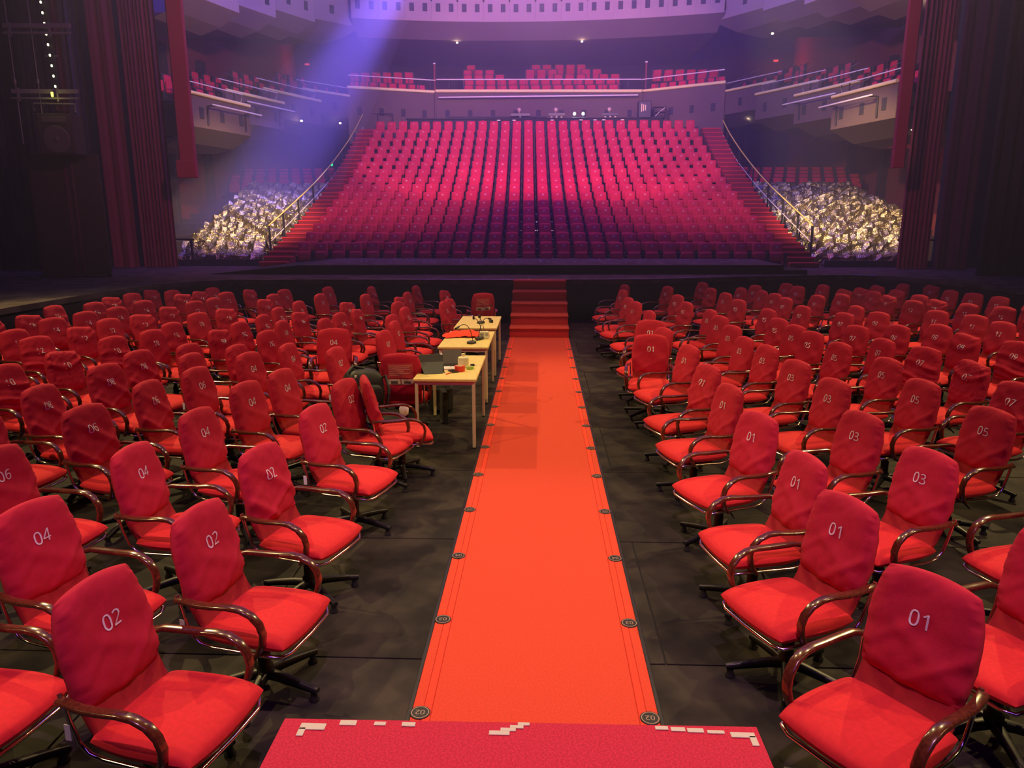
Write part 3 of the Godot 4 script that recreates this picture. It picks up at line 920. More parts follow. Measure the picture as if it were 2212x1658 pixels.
func build_tables() -> void:
	work_table("first birch topped work table from the camera, with a tablet case and tape rolls", Vector3(-0.98, 0, -8.4))
	work_table("middle birch topped work table, with a red cloth and a microphone", Vector3(-0.99, 0, -10.42))
	work_table("last birch topped work table before the red steps, with a small microphone", Vector3(-0.98, 0, -12.2))
	var top := 0.7805
	# nearest table
	var grey := solid("case_grey", lin(0.055, 0.058, 0.055), 0.7)
	var o := thing("tablet_case", "grey folding tablet case propped up on the first table", "tablet case", Vector3(-1.16, top, -8.04), 0.28)
	var g := Geo.new()
	g.xf = Transform3D(Basis(Vector3.RIGHT, -0.42), Vector3(0, 0.006, 0.0))
	g.box(Vector3(0, 0.10, 0), Vector3(0.27, 0.2, 0.009), 0.003)
	part("tablet", g.mesh(), grey, o)
	g = Geo.new()
	g.face([Vector3(-0.10, 0.004, 0.10), Vector3(0.10, 0.004, 0.10), Vector3(0.135, 0.11, -0.038), Vector3(-0.135, 0.11, -0.038)])
	g.face([Vector3(-0.135, 0.11, -0.045), Vector3(0.135, 0.11, -0.045), Vector3(0.10, 0.0, 0.094), Vector3(-0.10, 0.0, 0.094)])
	part("stand_flap", g.mesh(), solid("case_flap", lin(0.075, 0.08, 0.078), 0.75), o)
	g = Geo.new()
	g.box(Vector3(0, 0.003, -0.05), Vector3(0.27, 0.006, 0.2), 0.002)
	part("keyboard_cover", g.mesh(), grey, o)
	g = Geo.new()
	g.xf = Transform3D(Basis(Vector3.RIGHT, -0.42), Vector3(0.115, 0.19, -0.075))
	g.box(Vector3(0, 0, 0.006), Vector3(0.025, 0.025, 0.004), 0.002)
	part("camera_window", g.mesh(), mats.print_white, o)
	o = thing("laptop", "second grey tablet standing open behind the tablet case on the first table", "tablet", Vector3(-0.99, top, -8.50), 0.1)
	g = Geo.new()
	g.xf = Transform3D(Basis(Vector3.RIGHT, -0.25), Vector3(0, 0.0, -0.03))
	g.box(Vector3(0, 0.085, 0), Vector3(0.22, 0.17, 0.008), 0.003)
	part("lid", g.mesh(), solid("laptop_lid", lin(0.16, 0.15, 0.13), 0.6), o)
	part("base", boxed(Vector3(0, 0.006, 0.07), Vector3(0.22, 0.012, 0.15), 0.003), mats.black_plastic, o)
	o = thing("notebook", "open white notebook lying between tablet and jar on the first table", "notebook", Vector3(-0.98, top, -8.27), 0.2)
	part("left_pages", boxed(Vector3(-0.06, 0.006, 0), Vector3(0.12, 0.012, 0.15), 0.003), mats.print_white, o)
	part("right_pages", boxed(Vector3(0.062, 0.005, 0), Vector3(0.12, 0.010, 0.15), 0.003), mats.print_white, o)
	o = thing("black_phone", "black phone lying in front of the white notebook on the table", "phone", Vector3(-0.93, top, -8.08), 0.5)
	part("body", boxed(Vector3(0, 0.006, 0), Vector3(0.075, 0.012, 0.15), 0.004), mats.black_plastic, o)
	part("screen", boxed(Vector3(0, 0.0125, 0), Vector3(0.066, 0.001, 0.14)), solid("phone_glass", lin(0.01, 0.01, 0.012), 0.08), o)
	o = thing("cream_jar", "cream jar with a small knobbed lid on the first table", "jar", Vector3(-0.845, top, -8.36))
	g = Geo.new()
	g.lathe([Vector2(0.055, 0), Vector2(0.062, 0.01), Vector2(0.064, 0.09), Vector2(0.058, 0.105)], 24)
	part("body", g.mesh(), solid("cream", lin(0.82, 0.74, 0.44), 0.5), o)
	g = Geo.new()
	g.lathe([Vector2(0.06, 0.105), Vector2(0.058, 0.115), Vector2(0.03, 0.125), Vector2(0.012, 0.128), Vector2(0.012, 0.135), Vector2(0.022, 0.145), Vector2(0.018, 0.158), Vector2(0.004, 0.162)], 20)
	part("lid", g.mesh(), mats.cream, o)
	roll_of_tape("roll of red tape lying in front of the cream jar", Vector3(-0.86, top, -8.12), solid("red_tape", lin(0.80, 0.06, 0.03), 0.5), 0.058, 0.062)
	roll_of_tape("roll of light green tape beside the red tape roll", Vector3(-0.755, top, -8.24), solid("green_tape", lin(0.35, 0.62, 0.08), 0.5), 0.042, 0.03)
	o = thing("red_pen", "thin red pen lying between the tablet case and red tape roll", "pen", Vector3(-0.96, top + 0.005, -7.98), 1.1)
	g = Geo.new()
	g.tube([Vector3(-0.07, 0, 0), Vector3(0.055, 0, 0), Vector3(0.07, 0, 0)], 0.005, 8, Vector3.UP, [1, 1, 0.3])
	part("barrel", g.mesh(), mats.red_tape, o)
	o = thing("paper_clips", "small black clip with pale wires lying at the jar's runner side", "clip", Vector3(-0.745, top, -8.42), 0.3)
	part("clip", boxed(Vector3(0, 0.012, 0), Vector3(0.05, 0.024, 0.03), 0.006), mats.black_plastic, o)
	g = Geo.new()
	g.tube([Vector3(0.02, 0.01, 0), Vector3(0.07, 0.006, 0.01), Vector3(0.12, 0.003, 0)], 0.002, 5)
	g.tube([Vector3(0.02, 0.01, 0.02), Vector3(0.06, 0.006, 0.035), Vector3(0.11, 0.003, 0.035)], 0.002, 5)
	part("wire", g.mesh(), mats.pale_pipe, o)
	# middle table
	mic("black gooseneck microphone bent low over the front edge of the middle table", Vector3(-0.90, top, -10.0), 2.6)
	mic("black gooseneck microphone beside the white power strip, middle table", Vector3(-0.82, top, -10.35), -0.4)
	g = Geo.new()
	g.sheet(26, 22, func(a, b):
		var x: float = (a - 0.5) * 0.62
		var z: float = -(b - 0.5) * 0.5
		var r := Vector2(x / 0.31, z / 0.25).length()
		var y: float = 0.055 * maxf(0.0, 1.0 - r * r * 0.75) + 0.035 * absf(fine.get_noise_2d(x * 90.0, z * 90.0)) + 0.02 * maxf(0.0, sin(x * 22.0 + z * 9.0)) * (1.0 - 0.4 * r)
		return Vector3(x * (1.0 + 0.12 * sin(z * 14.0)), y + 0.002, z * (1.0 + 0.1 * sin(x * 12.0))))
	solo("red_cloth", g.mesh(), mats.carpet_band, "crumpled bright red cloth heaped on the middle table", "cloth", Vector3(-1.06, top, -10.72), 0.2)
	o = thing("power_strip", "white power strip standing on the middle table with plugs and cables", "power strip", Vector3(-0.755, top, -10.42), 0.15)
	part("body", boxed(Vector3(0, 0.055, 0), Vector3(0.13, 0.11, 0.07), 0.01), solid("strip_white", lin(0.80, 0.78, 0.52), 0.5), o)
	for i in 2:
		part("socket", boxed(Vector3(-0.03 + i * 0.06, 0.065, 0.0355), Vector3(0.036, 0.036, 0.003), 0.001), solid("socket_grey", lin(0.40, 0.40, 0.30), 0.6), o)
	g = Geo.new()
	g.tube([Vector3(-0.04, 0.10, 0), Vector3(-0.06, 0.2, -0.02), Vector3(-0.10, 0.27, -0.05), Vector3(-0.14, 0.29, -0.08)], 0.005, 6)
	g.tube([Vector3(0.0, 0.10, 0), Vector3(-0.02, 0.22, -0.03), Vector3(-0.06, 0.30, -0.06)], 0.004, 6)
	g.tube([Vector3(-0.05, 0.08, 0.04), Vector3(-0.10, 0.05, 0.1), Vector3(-0.09, 0.006, 0.16), Vector3(-0.13, 0.006, 0.2)], 0.005, 6)
	part("cable", g.mesh(), mats.black_plastic, o)
	for q in [Vector3(-0.145, 0.292, -0.085), Vector3(-0.065, 0.31, -0.065)]:
		part("plug", boxed(q, Vector3(0.03, 0.05, 0.03), 0.006), mats.black_plastic, o)
	# farthest table
	mic("small black gooseneck microphone on the last table before the steps", Vector3(-0.93, top, -12.0), -0.5)
	o = thing("black_adapter", "small black adapter on the runner side of the last table", "adapter", Vector3(-0.77, top, -12.1), 0.6)
	part("body", boxed(Vector3(0, 0.025, 0), Vector3(0.05, 0.05, 0.07), 0.008), mats.black_plastic, o)
	part("pin", boxed(Vector3(0.0, 0.06, 0), Vector3(0.012, 0.03, 0.012), 0.003), mats.black_plastic, o)
	# under and beside the first table
	o = thing("black_board", "flat black board leaning upright under the first table", "board", Vector3(-1.14, 0.0, -8.8), 0.3)
	part("panel", boxed(Vector3(0, 0.2, 0), Vector3(0.06, 0.4, 0.24), 0.004), mats.black_paint, o)
	part("foot", boxed(Vector3(0, 0.01, 0), Vector3(0.10, 0.02, 0.2), 0.004), mats.black_plastic, o)
	o = thing("black_case", "dark equipment bag on the floor under the first table", "bag", Vector3(-1.24, 0, -9.35), 0.1)
	part("body", boxed(Vector3(0, 0.19, 0), Vector3(0.3, 0.36, 0.4), 0.05), mats.black_drape, o)
	g = Geo.new()
	g.tube([Vector3(-0.08, 0.36, 0), Vector3(-0.07, 0.42, 0), Vector3(0.07, 0.42, 0), Vector3(0.08, 0.36, 0)], 0.012, 6)
	part("handle", g.mesh(), mats.black_plastic, o)
	# the backpack on a seat
	o = thing("backpack", "bulky black backpack lying on a red chair seat beside the first table", "backpack", Vector3(-1.83, 0.47, -7.62), 0.5)
	var soft := func(w: float, h: float, d: float, seed: float) -> ArrayMesh:
		return pad(w, d, h, 18, 16, func(q: Vector3):
			var n := fine.get_noise_3d(q.x * 60.0 + seed, q.y * 60.0, q.z * 60.0)
			return q * (1.0 + 0.22 * n) + Vector3(0, h * 0.5, 0))
	var black := solid("bag_nylon", lin(0.011, 0.011, 0.014), 0.6)
	part("main_compartment", soft.call(0.42, 0.42, 0.34, 3.0), black, o)
	var fp := part("front_pocket", soft.call(0.30, 0.24, 0.14, 30.0), black, o)
	fp.position = Vector3(0, 0.05, 0.17)
	g = Geo.new()
	g.tube([Vector3(-0.15, 0.30, 0.12), Vector3(-0.19, 0.40, 0.05), Vector3(-0.10, 0.46, -0.02), Vector3(0.02, 0.42, -0.06)], 0.02, 6)
	g.tube([Vector3(0.14, 0.32, 0.1), Vector3(0.2, 0.36, 0.12), Vector3(0.22, 0.22, 0.18), Vector3(0.19, 0.06, 0.19)], 0.018, 6)
	part("strap", g.mesh(), black, o)
	part("zip_tag", boxed(Vector3(-0.12, 0.37, 0.13), Vector3(0.025, 0.05, 0.008), 0.003), mats.tape, o)
	g = Geo.new()
	g.lathe([Vector2(0.03, 0), Vector2(0.045, 0.02), Vector2(0.05, 0.07), Vector2(0.03, 0.11)], 16)
	solo("paper_cup", g.mesh(), mats.print_white, "pale crumpled paper cup beside the chair with the printed notice rear", "cup", Vector3(-1.36, 0.47, -7.35))

# ---------------------------------------------------------------- raked seating bank
const RAKE_TOPS := [1.75, 2.03, 2.30, 2.57, 2.85, 3.12, 3.44, 3.75, 4.06, 4.45, 4.80, 5.19, 5.59, 6.03, 6.48, 6.94]
const RAKE_PITCH := 0.54

func rake_z(i: float) -> float:
	return -23.23 - 0.892 * i

func rake_floor(i: int) -> float:
	return RAKE_TOPS[i] - 0.74

func rake_number(k: int) -> int:
	return 28 - 2 * k if k < 14 else 2 * (k - 14) + 1

func build_rake() -> void:
	# the thrust platform in front: black box, brown top, a ramp at the left and a low step at the right
	var g := Geo.new()
	g.prism(PackedVector2Array([Vector2(-6.3, -19.6), Vector2(6.5, -20.15), Vector2(6.6, -23.6), Vector2(-6.3, -23.6)]), STAGE, 1.235)
	var o := thing("thrust_platform", "long low black platform with a brown top before the raked seating", "platform", Vector3.ZERO)
	part("body", g.mesh(), mats.black_paint, o)
	g = Geo.new()
	g.prism(PackedVector2Array([Vector2(-6.3, -19.6), Vector2(6.5, -20.15), Vector2(6.6, -23.6), Vector2(-6.3, -23.6)]), 1.235, 1.25)
	part("deck", g.mesh(), mats.stage_floor, o)
	g = Geo.new()
	var y := STAGE
	g.face([Vector3(-8.8, y, -19.65), Vector3(-6.3, y, -19.6), Vector3(-6.3, 1.25, -19.6)])
	g.face([Vector3(-8.8, y + 0.004, -19.65), Vector3(-6.3, 1.25, -19.6), Vector3(-6.3, 1.25, -23.4), Vector3(-7.6, y + 0.11, -23.4)])
	g.face([Vector3(-8.8, y, -19.65), Vector3(-7.6, y + 0.11, -23.4), Vector3(-7.6, y, -23.4)])
	part("ramp", g.mesh(), mats.black_paint, o)
	part("side_step", boxed(Vector3(6.8, 1.06, -20.75), Vector3(0.62, 0.12, 1.3), 0.01), mats.black_paint, o)
	# scraps of paper left on the deck
	var rng := RandomNumberGenerator.new()
	rng.seed = 21
	var bits := Geo.new()
	for i in 90:
		bits.xf = Transform3D(Basis(Vector3.UP, rng.randf() * TAU), Vector3(rng.randf_range(-5.6, 6.0), 1.254, -22.9 + pow(rng.randf(), 2.0) * 2.4))
		bits.box(Vector3.ZERO, Vector3(rng.randf_range(0.03, 0.09), 0.004, rng.randf_range(0.02, 0.05)))
	var b := solo("paper_scraps", bits.mesh(), mats.print_white, "tiny white paper scraps strewn on the brown platform top", "litter")
	b.set_meta("kind", "stuff")
	# the stepped deck under the rows
	var deck := struct("floor_rake", boxed(Vector3(-0.12, 0.6, -30.2), Vector3(17.1, 0.5, 13.6)), mats.black_paint)
	for i in 16:
		var h := rake_floor(i)
		var zf := rake_z(i) + 0.42
		part("riser", boxed(Vector3(-0.12, (h + 0.5) * 0.5, zf - 0.446), Vector3(15.3, h - 0.5, 0.89)), solid("rake_deck", lin(0.05, 0.012, 0.02), 0.9), deck)
	part("rear_landing", boxed(Vector3(-0.2, 3.3, -38.2), Vector3(17.0, 5.7, 1.9)), mats.black_paint, deck)
	for s in [-1.0, 1.0]:
		var a := thing("aisle_stairs", "red carpeted aisle stair climbing the %s of the raked seating" % ("beam side" if s < 0 else "side opposite the beam"), "stairs", Vector3(-0.12, 0, 0))
		for i in 16:
			for k in 2:
				var h := lerpf(rake_floor(i), rake_floor(mini(i + 1, 15)) if i < 15 else rake_floor(i) + 0.46, k * 0.5) + 0.12
				var z := rake_z(i) + 0.42 - 0.446 * k
				var st := Geo.new()
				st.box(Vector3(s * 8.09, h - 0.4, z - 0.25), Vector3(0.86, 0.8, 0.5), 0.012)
				part("step", st.mesh(), mats.shaded_stair_carpet, a)
				part("lit_tread_strip", boxed(Vector3(s * 8.09, h + 0.006, z - 0.10), Vector3(0.88, 0.05, 0.24), 0.01), mats.step_carpet, a)  # added lighter slab: paints the light along the tread edge, same carpet
	# seats
	var cover := pad(0.405, 0.54, 0.11, 9, 9, func(q: Vector3): return Vector3(q.x, -q.z, q.y))
	var cushion := pad(0.39, 0.30, 0.10, 7, 7, func(q: Vector3): return Vector3(q.x, -q.z, q.y))
	g = Geo.new()
	g.box(Vector3(0, 0.20, -0.02), Vector3(0.05, 0.40, 0.18), 0.01)
	g.box(Vector3(0, 0.41, 0.0), Vector3(0.055, 0.03, 0.24), 0.01)
	var post := g.mesh()
	g = Geo.new()
	for s in [-1.0, 1.0]:
		g.box(Vector3(s * 0.022, 0.22, 0.12), Vector3(0.026, 0.026, 0.02), 0.006)
	var cap := g.mesh()
	var digits := {}
	for n in range(1, 29):
		digits[n] = lettering("%02d" % n, 0.05, func(x, yy): return Vector3(x, yy + 0.14, 0.0575))
	var rest := MultiMesh.new()
	rest.transform_format = MultiMesh.TRANSFORM_3D
	var spots: Array = []
	var far_digits := Geo.new()
	for i in 16:
		for k in 28:
			var x := -0.02 - 0.017 * i - 0.035 + (k - 13.5) * RAKE_PITCH
			var at := Vector3(x, rake_floor(i), rake_z(i))
			var lean := rng.randf_range(-0.025, 0.025)
			var lift := rng.randf_range(-0.02, 0.02)
			if i < 11:
				var st := thing("rake_chair", "red covered seat numbered %02d (%s) in the %s row up the raked bank" % [rake_number(k), WORDS[rake_number(k)], nth(i)], "theatre seat", at, 0.0, "red covered seats of the raked bank")
				var bk := part("backrest", cover, mats.rake_cloth, st)
				bk.position = Vector3(0, 0.475 + lift, -0.04)
				bk.rotation = Vector3(-0.13, 0, lean)
				part("seat_number", digits[rake_number(k)], mats.print_white, bk)
				part("folded_seat", cushion, mats.rake_cloth, st).position = Vector3(0, 0.30, 0.06)
				var ps := part("armrest", post, mats.seat_frame, st)
				ps.position = Vector3(RAKE_PITCH * 0.5, 0, 0.02)
				part("hinge_cap", cap, mats.chrome, ps)
			else:
				spots.append(Transform3D(Basis.from_euler(Vector3(-0.13, 0, lean)), at + Vector3(0, 0.475 + lift, -0.04)))
				var dm: ArrayMesh = digits[rake_number(k)]
				var ar := dm.surface_get_arrays(0)
				var off := far_digits.v.size()
				for q in ar[Mesh.ARRAY_VERTEX]:
					far_digits.v.append(spots[-1] * q)
				for q in ar[Mesh.ARRAY_INDEX]:
					far_digits.ix.append(q + off)
	rest.mesh = cover
	rest.instance_count = spots.size()
	for i in spots.size():
		rest.set_instance_transform(i, spots[i])
	var mm := MultiMeshInstance3D.new()
	mm.multimesh = rest
	mm.material_override = mats.rake_cloth
	mm.name = numbered("upper_rake_seats")
	add_child(mm)
	tag(mm, "five topmost rows of small red covered seats on the raked bank", "theatre seats", "red covered seats of the raked bank")
	mm.set_meta("kind", "stuff")
	part("seat_numbers", far_digits.mesh(), mats.print_white, mm).set_meta("kind", "stuff")
	var posts := MultiMesh.new()
	posts.transform_format = MultiMesh.TRANSFORM_3D
	posts.mesh = post
	posts.instance_count = spots.size()
	for i in spots.size():
		posts.set_instance_transform(i, Transform3D(Basis(), spots[i].origin + Vector3(0.27, -0.475, 0.06)))
	var pm := MultiMeshInstance3D.new()
	pm.multimesh = posts
	pm.material_override = mats.seat_frame
	pm.name = "armrests"
	mm.add_child(pm)
	pm.set_meta("kind", "stuff")
	build_handrails()
	build_desk()

func curve(pts: Array, n := 16) -> Array:
	var c := Curve3D.new()
	for i in pts.size():
		var t: Vector3 = (pts[mini(i + 1, pts.size() - 1)] - pts[maxi(i - 1, 0)]) / 6.0
		c.add_point(pts[i], -t, t)
	var out: Array = []
	for i in n + 1:
		out.append(c.sample_baked(c.get_baked_length() * i / n, true))
	return out

func build_handrails() -> void:
	for s in [-1.0, 1.0]:
		var x: float = -8.75 if s < 0 else 8.6
		var o := thing("aisle_handrail", "yellow sloping handrail on black posts along the %s of the raked seating" % ("beam side" if s < 0 else "side opposite the beam"), "handrail")
		var top := [Vector3(x, 7.5, -38.2), Vector3(x, 5.9, -35.0), Vector3(x, 4.02, -30.1), Vector3(x, 2.24, -24.2)]
		var g := Geo.new()
		g.tube(curve(top), 0.024, 8)
		part("top_rail", g.mesh(), mats.yellow_pipe, o)
		g = Geo.new()
		var low := [Vector3(x, 6.85, -38.1), Vector3(x, 5.2, -34.8), Vector3(x, 3.50, -30.1), Vector3(x, 1.72, -24.25)]
		g.tube(curve(low), 0.018, 6)
		part("lower_rail", g.mesh(), mats.pale_pipe, o)
		var line := curve(top, 60)
		for z in [-24.2, -25.6, -27.3, -29.2, -31.4, -33.8, -36.2, -38.15]:
			var y := 2.2
			for q in line:
				if q.z > z - 0.15 and q.z < z + 0.15:
					y = q.y
			part("post", boxed(Vector3(x, y - 0.62, z), Vector3(0.055, 1.2, 0.055)), mats.black_paint, o)
		var r := thing("guard_rail", "short guard rail on the top landing of the raked seating, %s" % ("beam side" if s < 0 else "side opposite the beam"), "rail", Vector3(s * 7.9 - 0.15, 6.15, -38.3))
		g = Geo.new()
		g.tube([Vector3(-0.75, 1.35, 0), Vector3(0.75, 1.35, 0)], 0.022, 6)
		g.tube([Vector3(-0.75, 0.75, 0), Vector3(0.75, 0.75, 0)], 0.016, 6)
		part("bar", g.mesh(), mats.pale_pipe if s > 0 else mats.seat_frame, r)
		for q in [-0.75, 0.0, 0.75]:
			part("upright", boxed(Vector3(q, 0.68, 0), Vector3(0.04, 1.36, 0.04)), mats.black_paint, r)

func build_desk() -> void:
	# the control position along the top of the bank
	var z := -38.0
	var o := thing("control_desk", "long dark control desk along the top row of the raked seating", "desk", Vector3(0, 6.15, z))
	part("front_panel", boxed(Vector3(-0.3, 0.52, 0), Vector3(12.4, 1.04, 0.08), 0.01), mats.black_paint, o)
	part("worktop", boxed(Vector3(-0.3, 1.06, -0.3), Vector3(12.6, 0.05, 0.8), 0.01), mats.seat_frame, o)
	part("shelf_edge", boxed(Vector3(-2.2, 1.18, -0.4), Vector3(5.0, 0.06, 0.1), 0.01), mats.seat_frame, o)
	var lit := solid("label_card", lin(0.9, 0.78, 0.55), 0.7)
	var xs := [-2.05, -1.30, 0.55, 1.95, 2.62, 3.05, 3.95]
	for i in xs.size():
		solo("desk_card", boxed(Vector3.ZERO, Vector3(0.16, 0.05, 0.012), 0.003), lit, "small pale card on the control desk front, %s counting from the beam side" % nth(i), "card", Vector3(xs[i], 7.12, z + 0.05), 0.0, "pale cards along the control desk")
	var heads := [[-1.06, 7.46], [0.72, 7.48], [3.33, 7.50]]
	for i in 3:
		var h: Array = heads[i]
		var m := thing("console_monitor", "dark monitor bar under a round lamp head, %s from the desk's beam end" % nth(i), "monitor", Vector3(h[0], 7.24, z - 0.2))
		part("stand", boxed(Vector3(0.05, 0.05, 0), Vector3(0.08, 0.12, 0.06)), mats.black_plastic, m)
		part("screen_back", boxed(Vector3(0.05, 0.17, 0), Vector3(0.95 if i == 0 else 0.82, 0.14, 0.05), 0.01), mats.black_plastic, m)
		var s := Geo.new()
		s.lathe([Vector2(0.02, 0.22), Vector2(0.02, 0.3), Vector2(0.07, 0.32), Vector2(0.095, 0.38), Vector2(0.085, 0.45), Vector2(0.04, 0.48)], 14)
		part("lamp_head", s.mesh(), solid("lamp_shell", lin(0.62, 0.42, 0.36), 0.5), m)
		if i > 0:
			for k in 3:
				var t := Geo.new()
				t.lathe([Vector2(0.03, -0.12), Vector2(0.05, -0.05), Vector2(0.055, 0.05), Vector2(0.03, 0.08)], 10)
				var tub := part("bottle_lamp", t.mesh(), solid("lamp_amber", lin(0.85, 0.66, 0.30), 0.35), m)
				tub.position = Vector3(-0.2 + k * 0.24, -0.02, 0.12)
	var glow := lamp_mat("work_light_glow", Color(0.85, 1.0, 0.85), 2.2)
	for i in 2:
		var w := thing("work_light", "small bright work light on the control desk, %s one towards the equipment case" % ("first" if i == 0 else "second"), "lamp", Vector3(1.63 + i * 0.42, 7.24, z - 0.05))
		part("stem", boxed(Vector3(0, 0.05, 0), Vector3(0.03, 0.12, 0.03)), mats.black_plastic, w)
		var s := Geo.new()
		s.lathe([Vector2(0.03, 0.1), Vector2(0.075, 0.14), Vector2(0.07, 0.22), Vector2(0.03, 0.26)], 12)
		part("bulb", s.mesh(), glow, w)
		var l := OmniLight3D.new()
		l.name = "work_light_source"
		l.light_color = Color(0.85, 1.0, 0.85)
		l.light_energy = 0.25
		l.omni_range = 60.0
		l.omni_attenuation = 2.0
		l.light_size = 0.05
		l.shadow_enabled = true
		l.position = Vector3(0, 0.2, 0.12)
		w.add_child(l)
	o = thing("flight_case", "tall dark equipment case with amber front at the end of the control desk", "case", Vector3(5.0, 7.2, z - 0.1))
	part("body", boxed(Vector3(0, 0.38, 0), Vector3(0.62, 0.78, 0.5), 0.03), mats.black_plastic, o)
	for k in 3:
		part("lit_strip", boxed(Vector3(-0.16 + k * 0.09, 0.45, 0.255), Vector3(0.05, 0.36 - 0.05 * k, 0.012), 0.005), mats.lamp_amber, o)
	o = thing("rack_frame", "open dark metal rack beside the tall equipment case on the desk", "rack", Vector3(5.75, 7.2, z - 0.1))
	for s in [-1.0, 1.0]:
		part("side_bar", boxed(Vector3(s * 0.28, 0.27, 0), Vector3(0.04, 0.54, 0.3), 0.008), mats.seat_frame, o)
	for k in 3:
		part("cross_bar", boxed(Vector3(0, 0.06 + k * 0.22, 0), Vector3(0.6, 0.03, 0.28), 0.006), mats.seat_frame, o)
	var d := Geo.new()
	d.tube([Vector3(-0.26, 0.05, 0.1), Vector3(0.0, 0.3, 0.12), Vector3(0.26, 0.5, 0.1)], 0.015, 6)
	part("cable", d.mesh(), mats.pale_pipe, o)

# ---------------------------------------------------------------- side stalls under plastic sheets
func build_side_stalls() -> void:
	for s in [-1.0, 1.0]:
		var word := "beam-side" if s < 0 else "beamless"
		var stepped := struct("floor_stalls", boxed(Vector3(s * 12.3, 0.6, -30.0), Vector3(7.0, 0.5, 15.0)), mats.black_paint)
		for i in 17:
			var h := 0.95 + 0.205 * i - 0.15
			part("riser", boxed(Vector3(s * 12.3, h * 0.5, -23.9 - 0.85 * i - 0.3), Vector3(7.0, h, 0.85)), mats.dark_wall, stepped)
		for i in 12:
			var z := -24.0 - 0.85 * i
			var inner: float = 8.85 + (0.0 if s < 0 else -0.1)
			var outer: float = (11.6 + 0.12 * i) if s < 0 else minf(11.4 + 0.42 * i, 13.6 - 0.02 * i)
			var length := outer - inner
			var g := Geo.new()
			var seed: float = i * 19.0 + s * 400.0
			var prof := [Vector2(0.30, -0.05), Vector2(0.30, 0.16), Vector2(0.33, 0.36), Vector2(0.22, 0.44), Vector2(0.04, 0.44), Vector2(-0.04, 0.52), Vector2(-0.09, 0.70), Vector2(-0.14, 0.80), Vector2(-0.22, 0.78), Vector2(-0.30, 0.50)]
			g.facets(int(length / 0.12), 14, func(a, b):
				var x: float = inner + a * length if s > 0 else -outer + a * length
				var t: float = b * 8.999
				var k := int(t)
				var q: Vector2 = prof[k].lerp(prof[k + 1], t - k)
				var lump := absf(sin(PI * x / 0.56))
				var y: float = q.y - (0.10 * pow(1.0 - lump, 3.0)) * smoothstep(0.3, 0.8, q.y)
				var n1 := crumple.get_noise_3d(x * 30.0 + seed, q.y * 18.0, q.x * 18.0)
				var n2 := crumple.get_noise_3d(x * 60.0 + seed, q.y * 60.0 + 50.0, q.x * 60.0)
				var n3 := crumple.get_noise_3d(x * 22.0, q.y * 22.0 + 90.0, q.x * 22.0 + seed)
				return Vector3(x + n3 * 0.03, y + n1 * 0.055 + n2 * 0.02, q.x + n1 * 0.12 - n2 * 0.04))
			var m := g.mesh()
			solo("plastic_cover", m, mats.plastic_sheet, "crumpled shiny plastic cover over the %s row up of the %s stalls" % [nth(i), word], "plastic cover", Vector3(0, 0.93 + 0.205 * i, z), 0.0, "crumpled plastic covers over the side stalls")
		# uncovered rows above
		for i in range(12, 16):
			var n := 9
			for k in n:
				var x: float = s * (9.3 + k * 0.56 + 0.28 * (i % 2))
				var lit := (i * 7 + k * 5 + int(s)) % 4 == 0
				stall_seat("stall_chair", "dark framed red seat, %s from the aisle, %s uncovered row of the %s stalls" % [nth(k), nth(i - 12), word], Vector3(x, 0.95 + 0.205 * i, -23.9 - 0.85 * i), 0.0, "uncovered seats of the %s stalls" % word)
		# dark barrier at the front of the stalls
		var o := thing("stall_barrier", "low dark barrier with black rail posts before the %s side stalls" % word, "barrier", Vector3(s * 10.3, STAGE, -23.2))
		part("panel", boxed(Vector3(0, 0.10, 0), Vector3(3.2, 0.2, 0.1), 0.01), mats.black_paint, o)
		var outer_x: float = s * 1.15
		for q in [-0.35, 0.0, 0.35]:
			part("post", boxed(Vector3(outer_x + q * 1.6, 0.42, 0.0), Vector3(0.06, 0.84, 0.06), 0.008), mats.black_paint, o)
		part("rail", boxed(Vector3(outer_x, 0.82, 0), Vector3(1.3, 0.05, 0.06), 0.01), mats.black_paint, o)

func stall_seat(called: String, label: String, at: Vector3, turn: float, group: String) -> Node3D:
	if not shapes.has("stall_back"):
		shapes["stall_back"] = pad(0.46, 0.36, 0.10, 6, 6, func(q: Vector3): return Vector3(q.x, -q.z, q.y) + Vector3(0, 0.62, -0.1))
		shapes["stall_seat"] = boxed(Vector3(0, 0.36, 0.08), Vector3(0.44, 0.36, 0.12), 0.03)
		var g := Geo.new()
		for s in [-1.0, 1.0]:
			g.box(Vector3(s * 0.255, 0.38, -0.02), Vector3(0.045, 0.76, 0.16), 0.01)
		g.box(Vector3(0, 0.80, -0.14), Vector3(0.52, 0.035, 0.10), 0.01)
		shapes["stall_frame"] = g.mesh()
	var o := thing(called, label, "theatre seat", at, turn, group)
	part("backrest", shapes.stall_back, mats.rake_cloth, o)
	part("folded_seat", shapes.stall_seat, mats.rake_cloth, o)
	part("frame", shapes.stall_frame, mats.seat_frame, o)
	return o

# ---------------------------------------------------------------- balconies
const BOX_L := [[-11.31, -24.9, -10.57, -28.0, 6.4, 9.4], [-11.5, -28.3, -10.47, -31.5, 7.0, 10.1], [-11.33, -31.65, -9.97, -35.1, 7.6, 10.8], [-10.98, -35.8, -8.76, -38.7, 8.25, 11.4]]
const BOX_R := [[10.55, -23.7, 9.83, -26.8, 6.4, 9.4], [10.84, -27.25, 9.72, -30.4, 7.0, 10.1], [10.68, -30.8, 9.21, -34.0, 7.6, 10.8], [10.18, -34.6, 8.11, -38.2, 8.25, 11.4]]

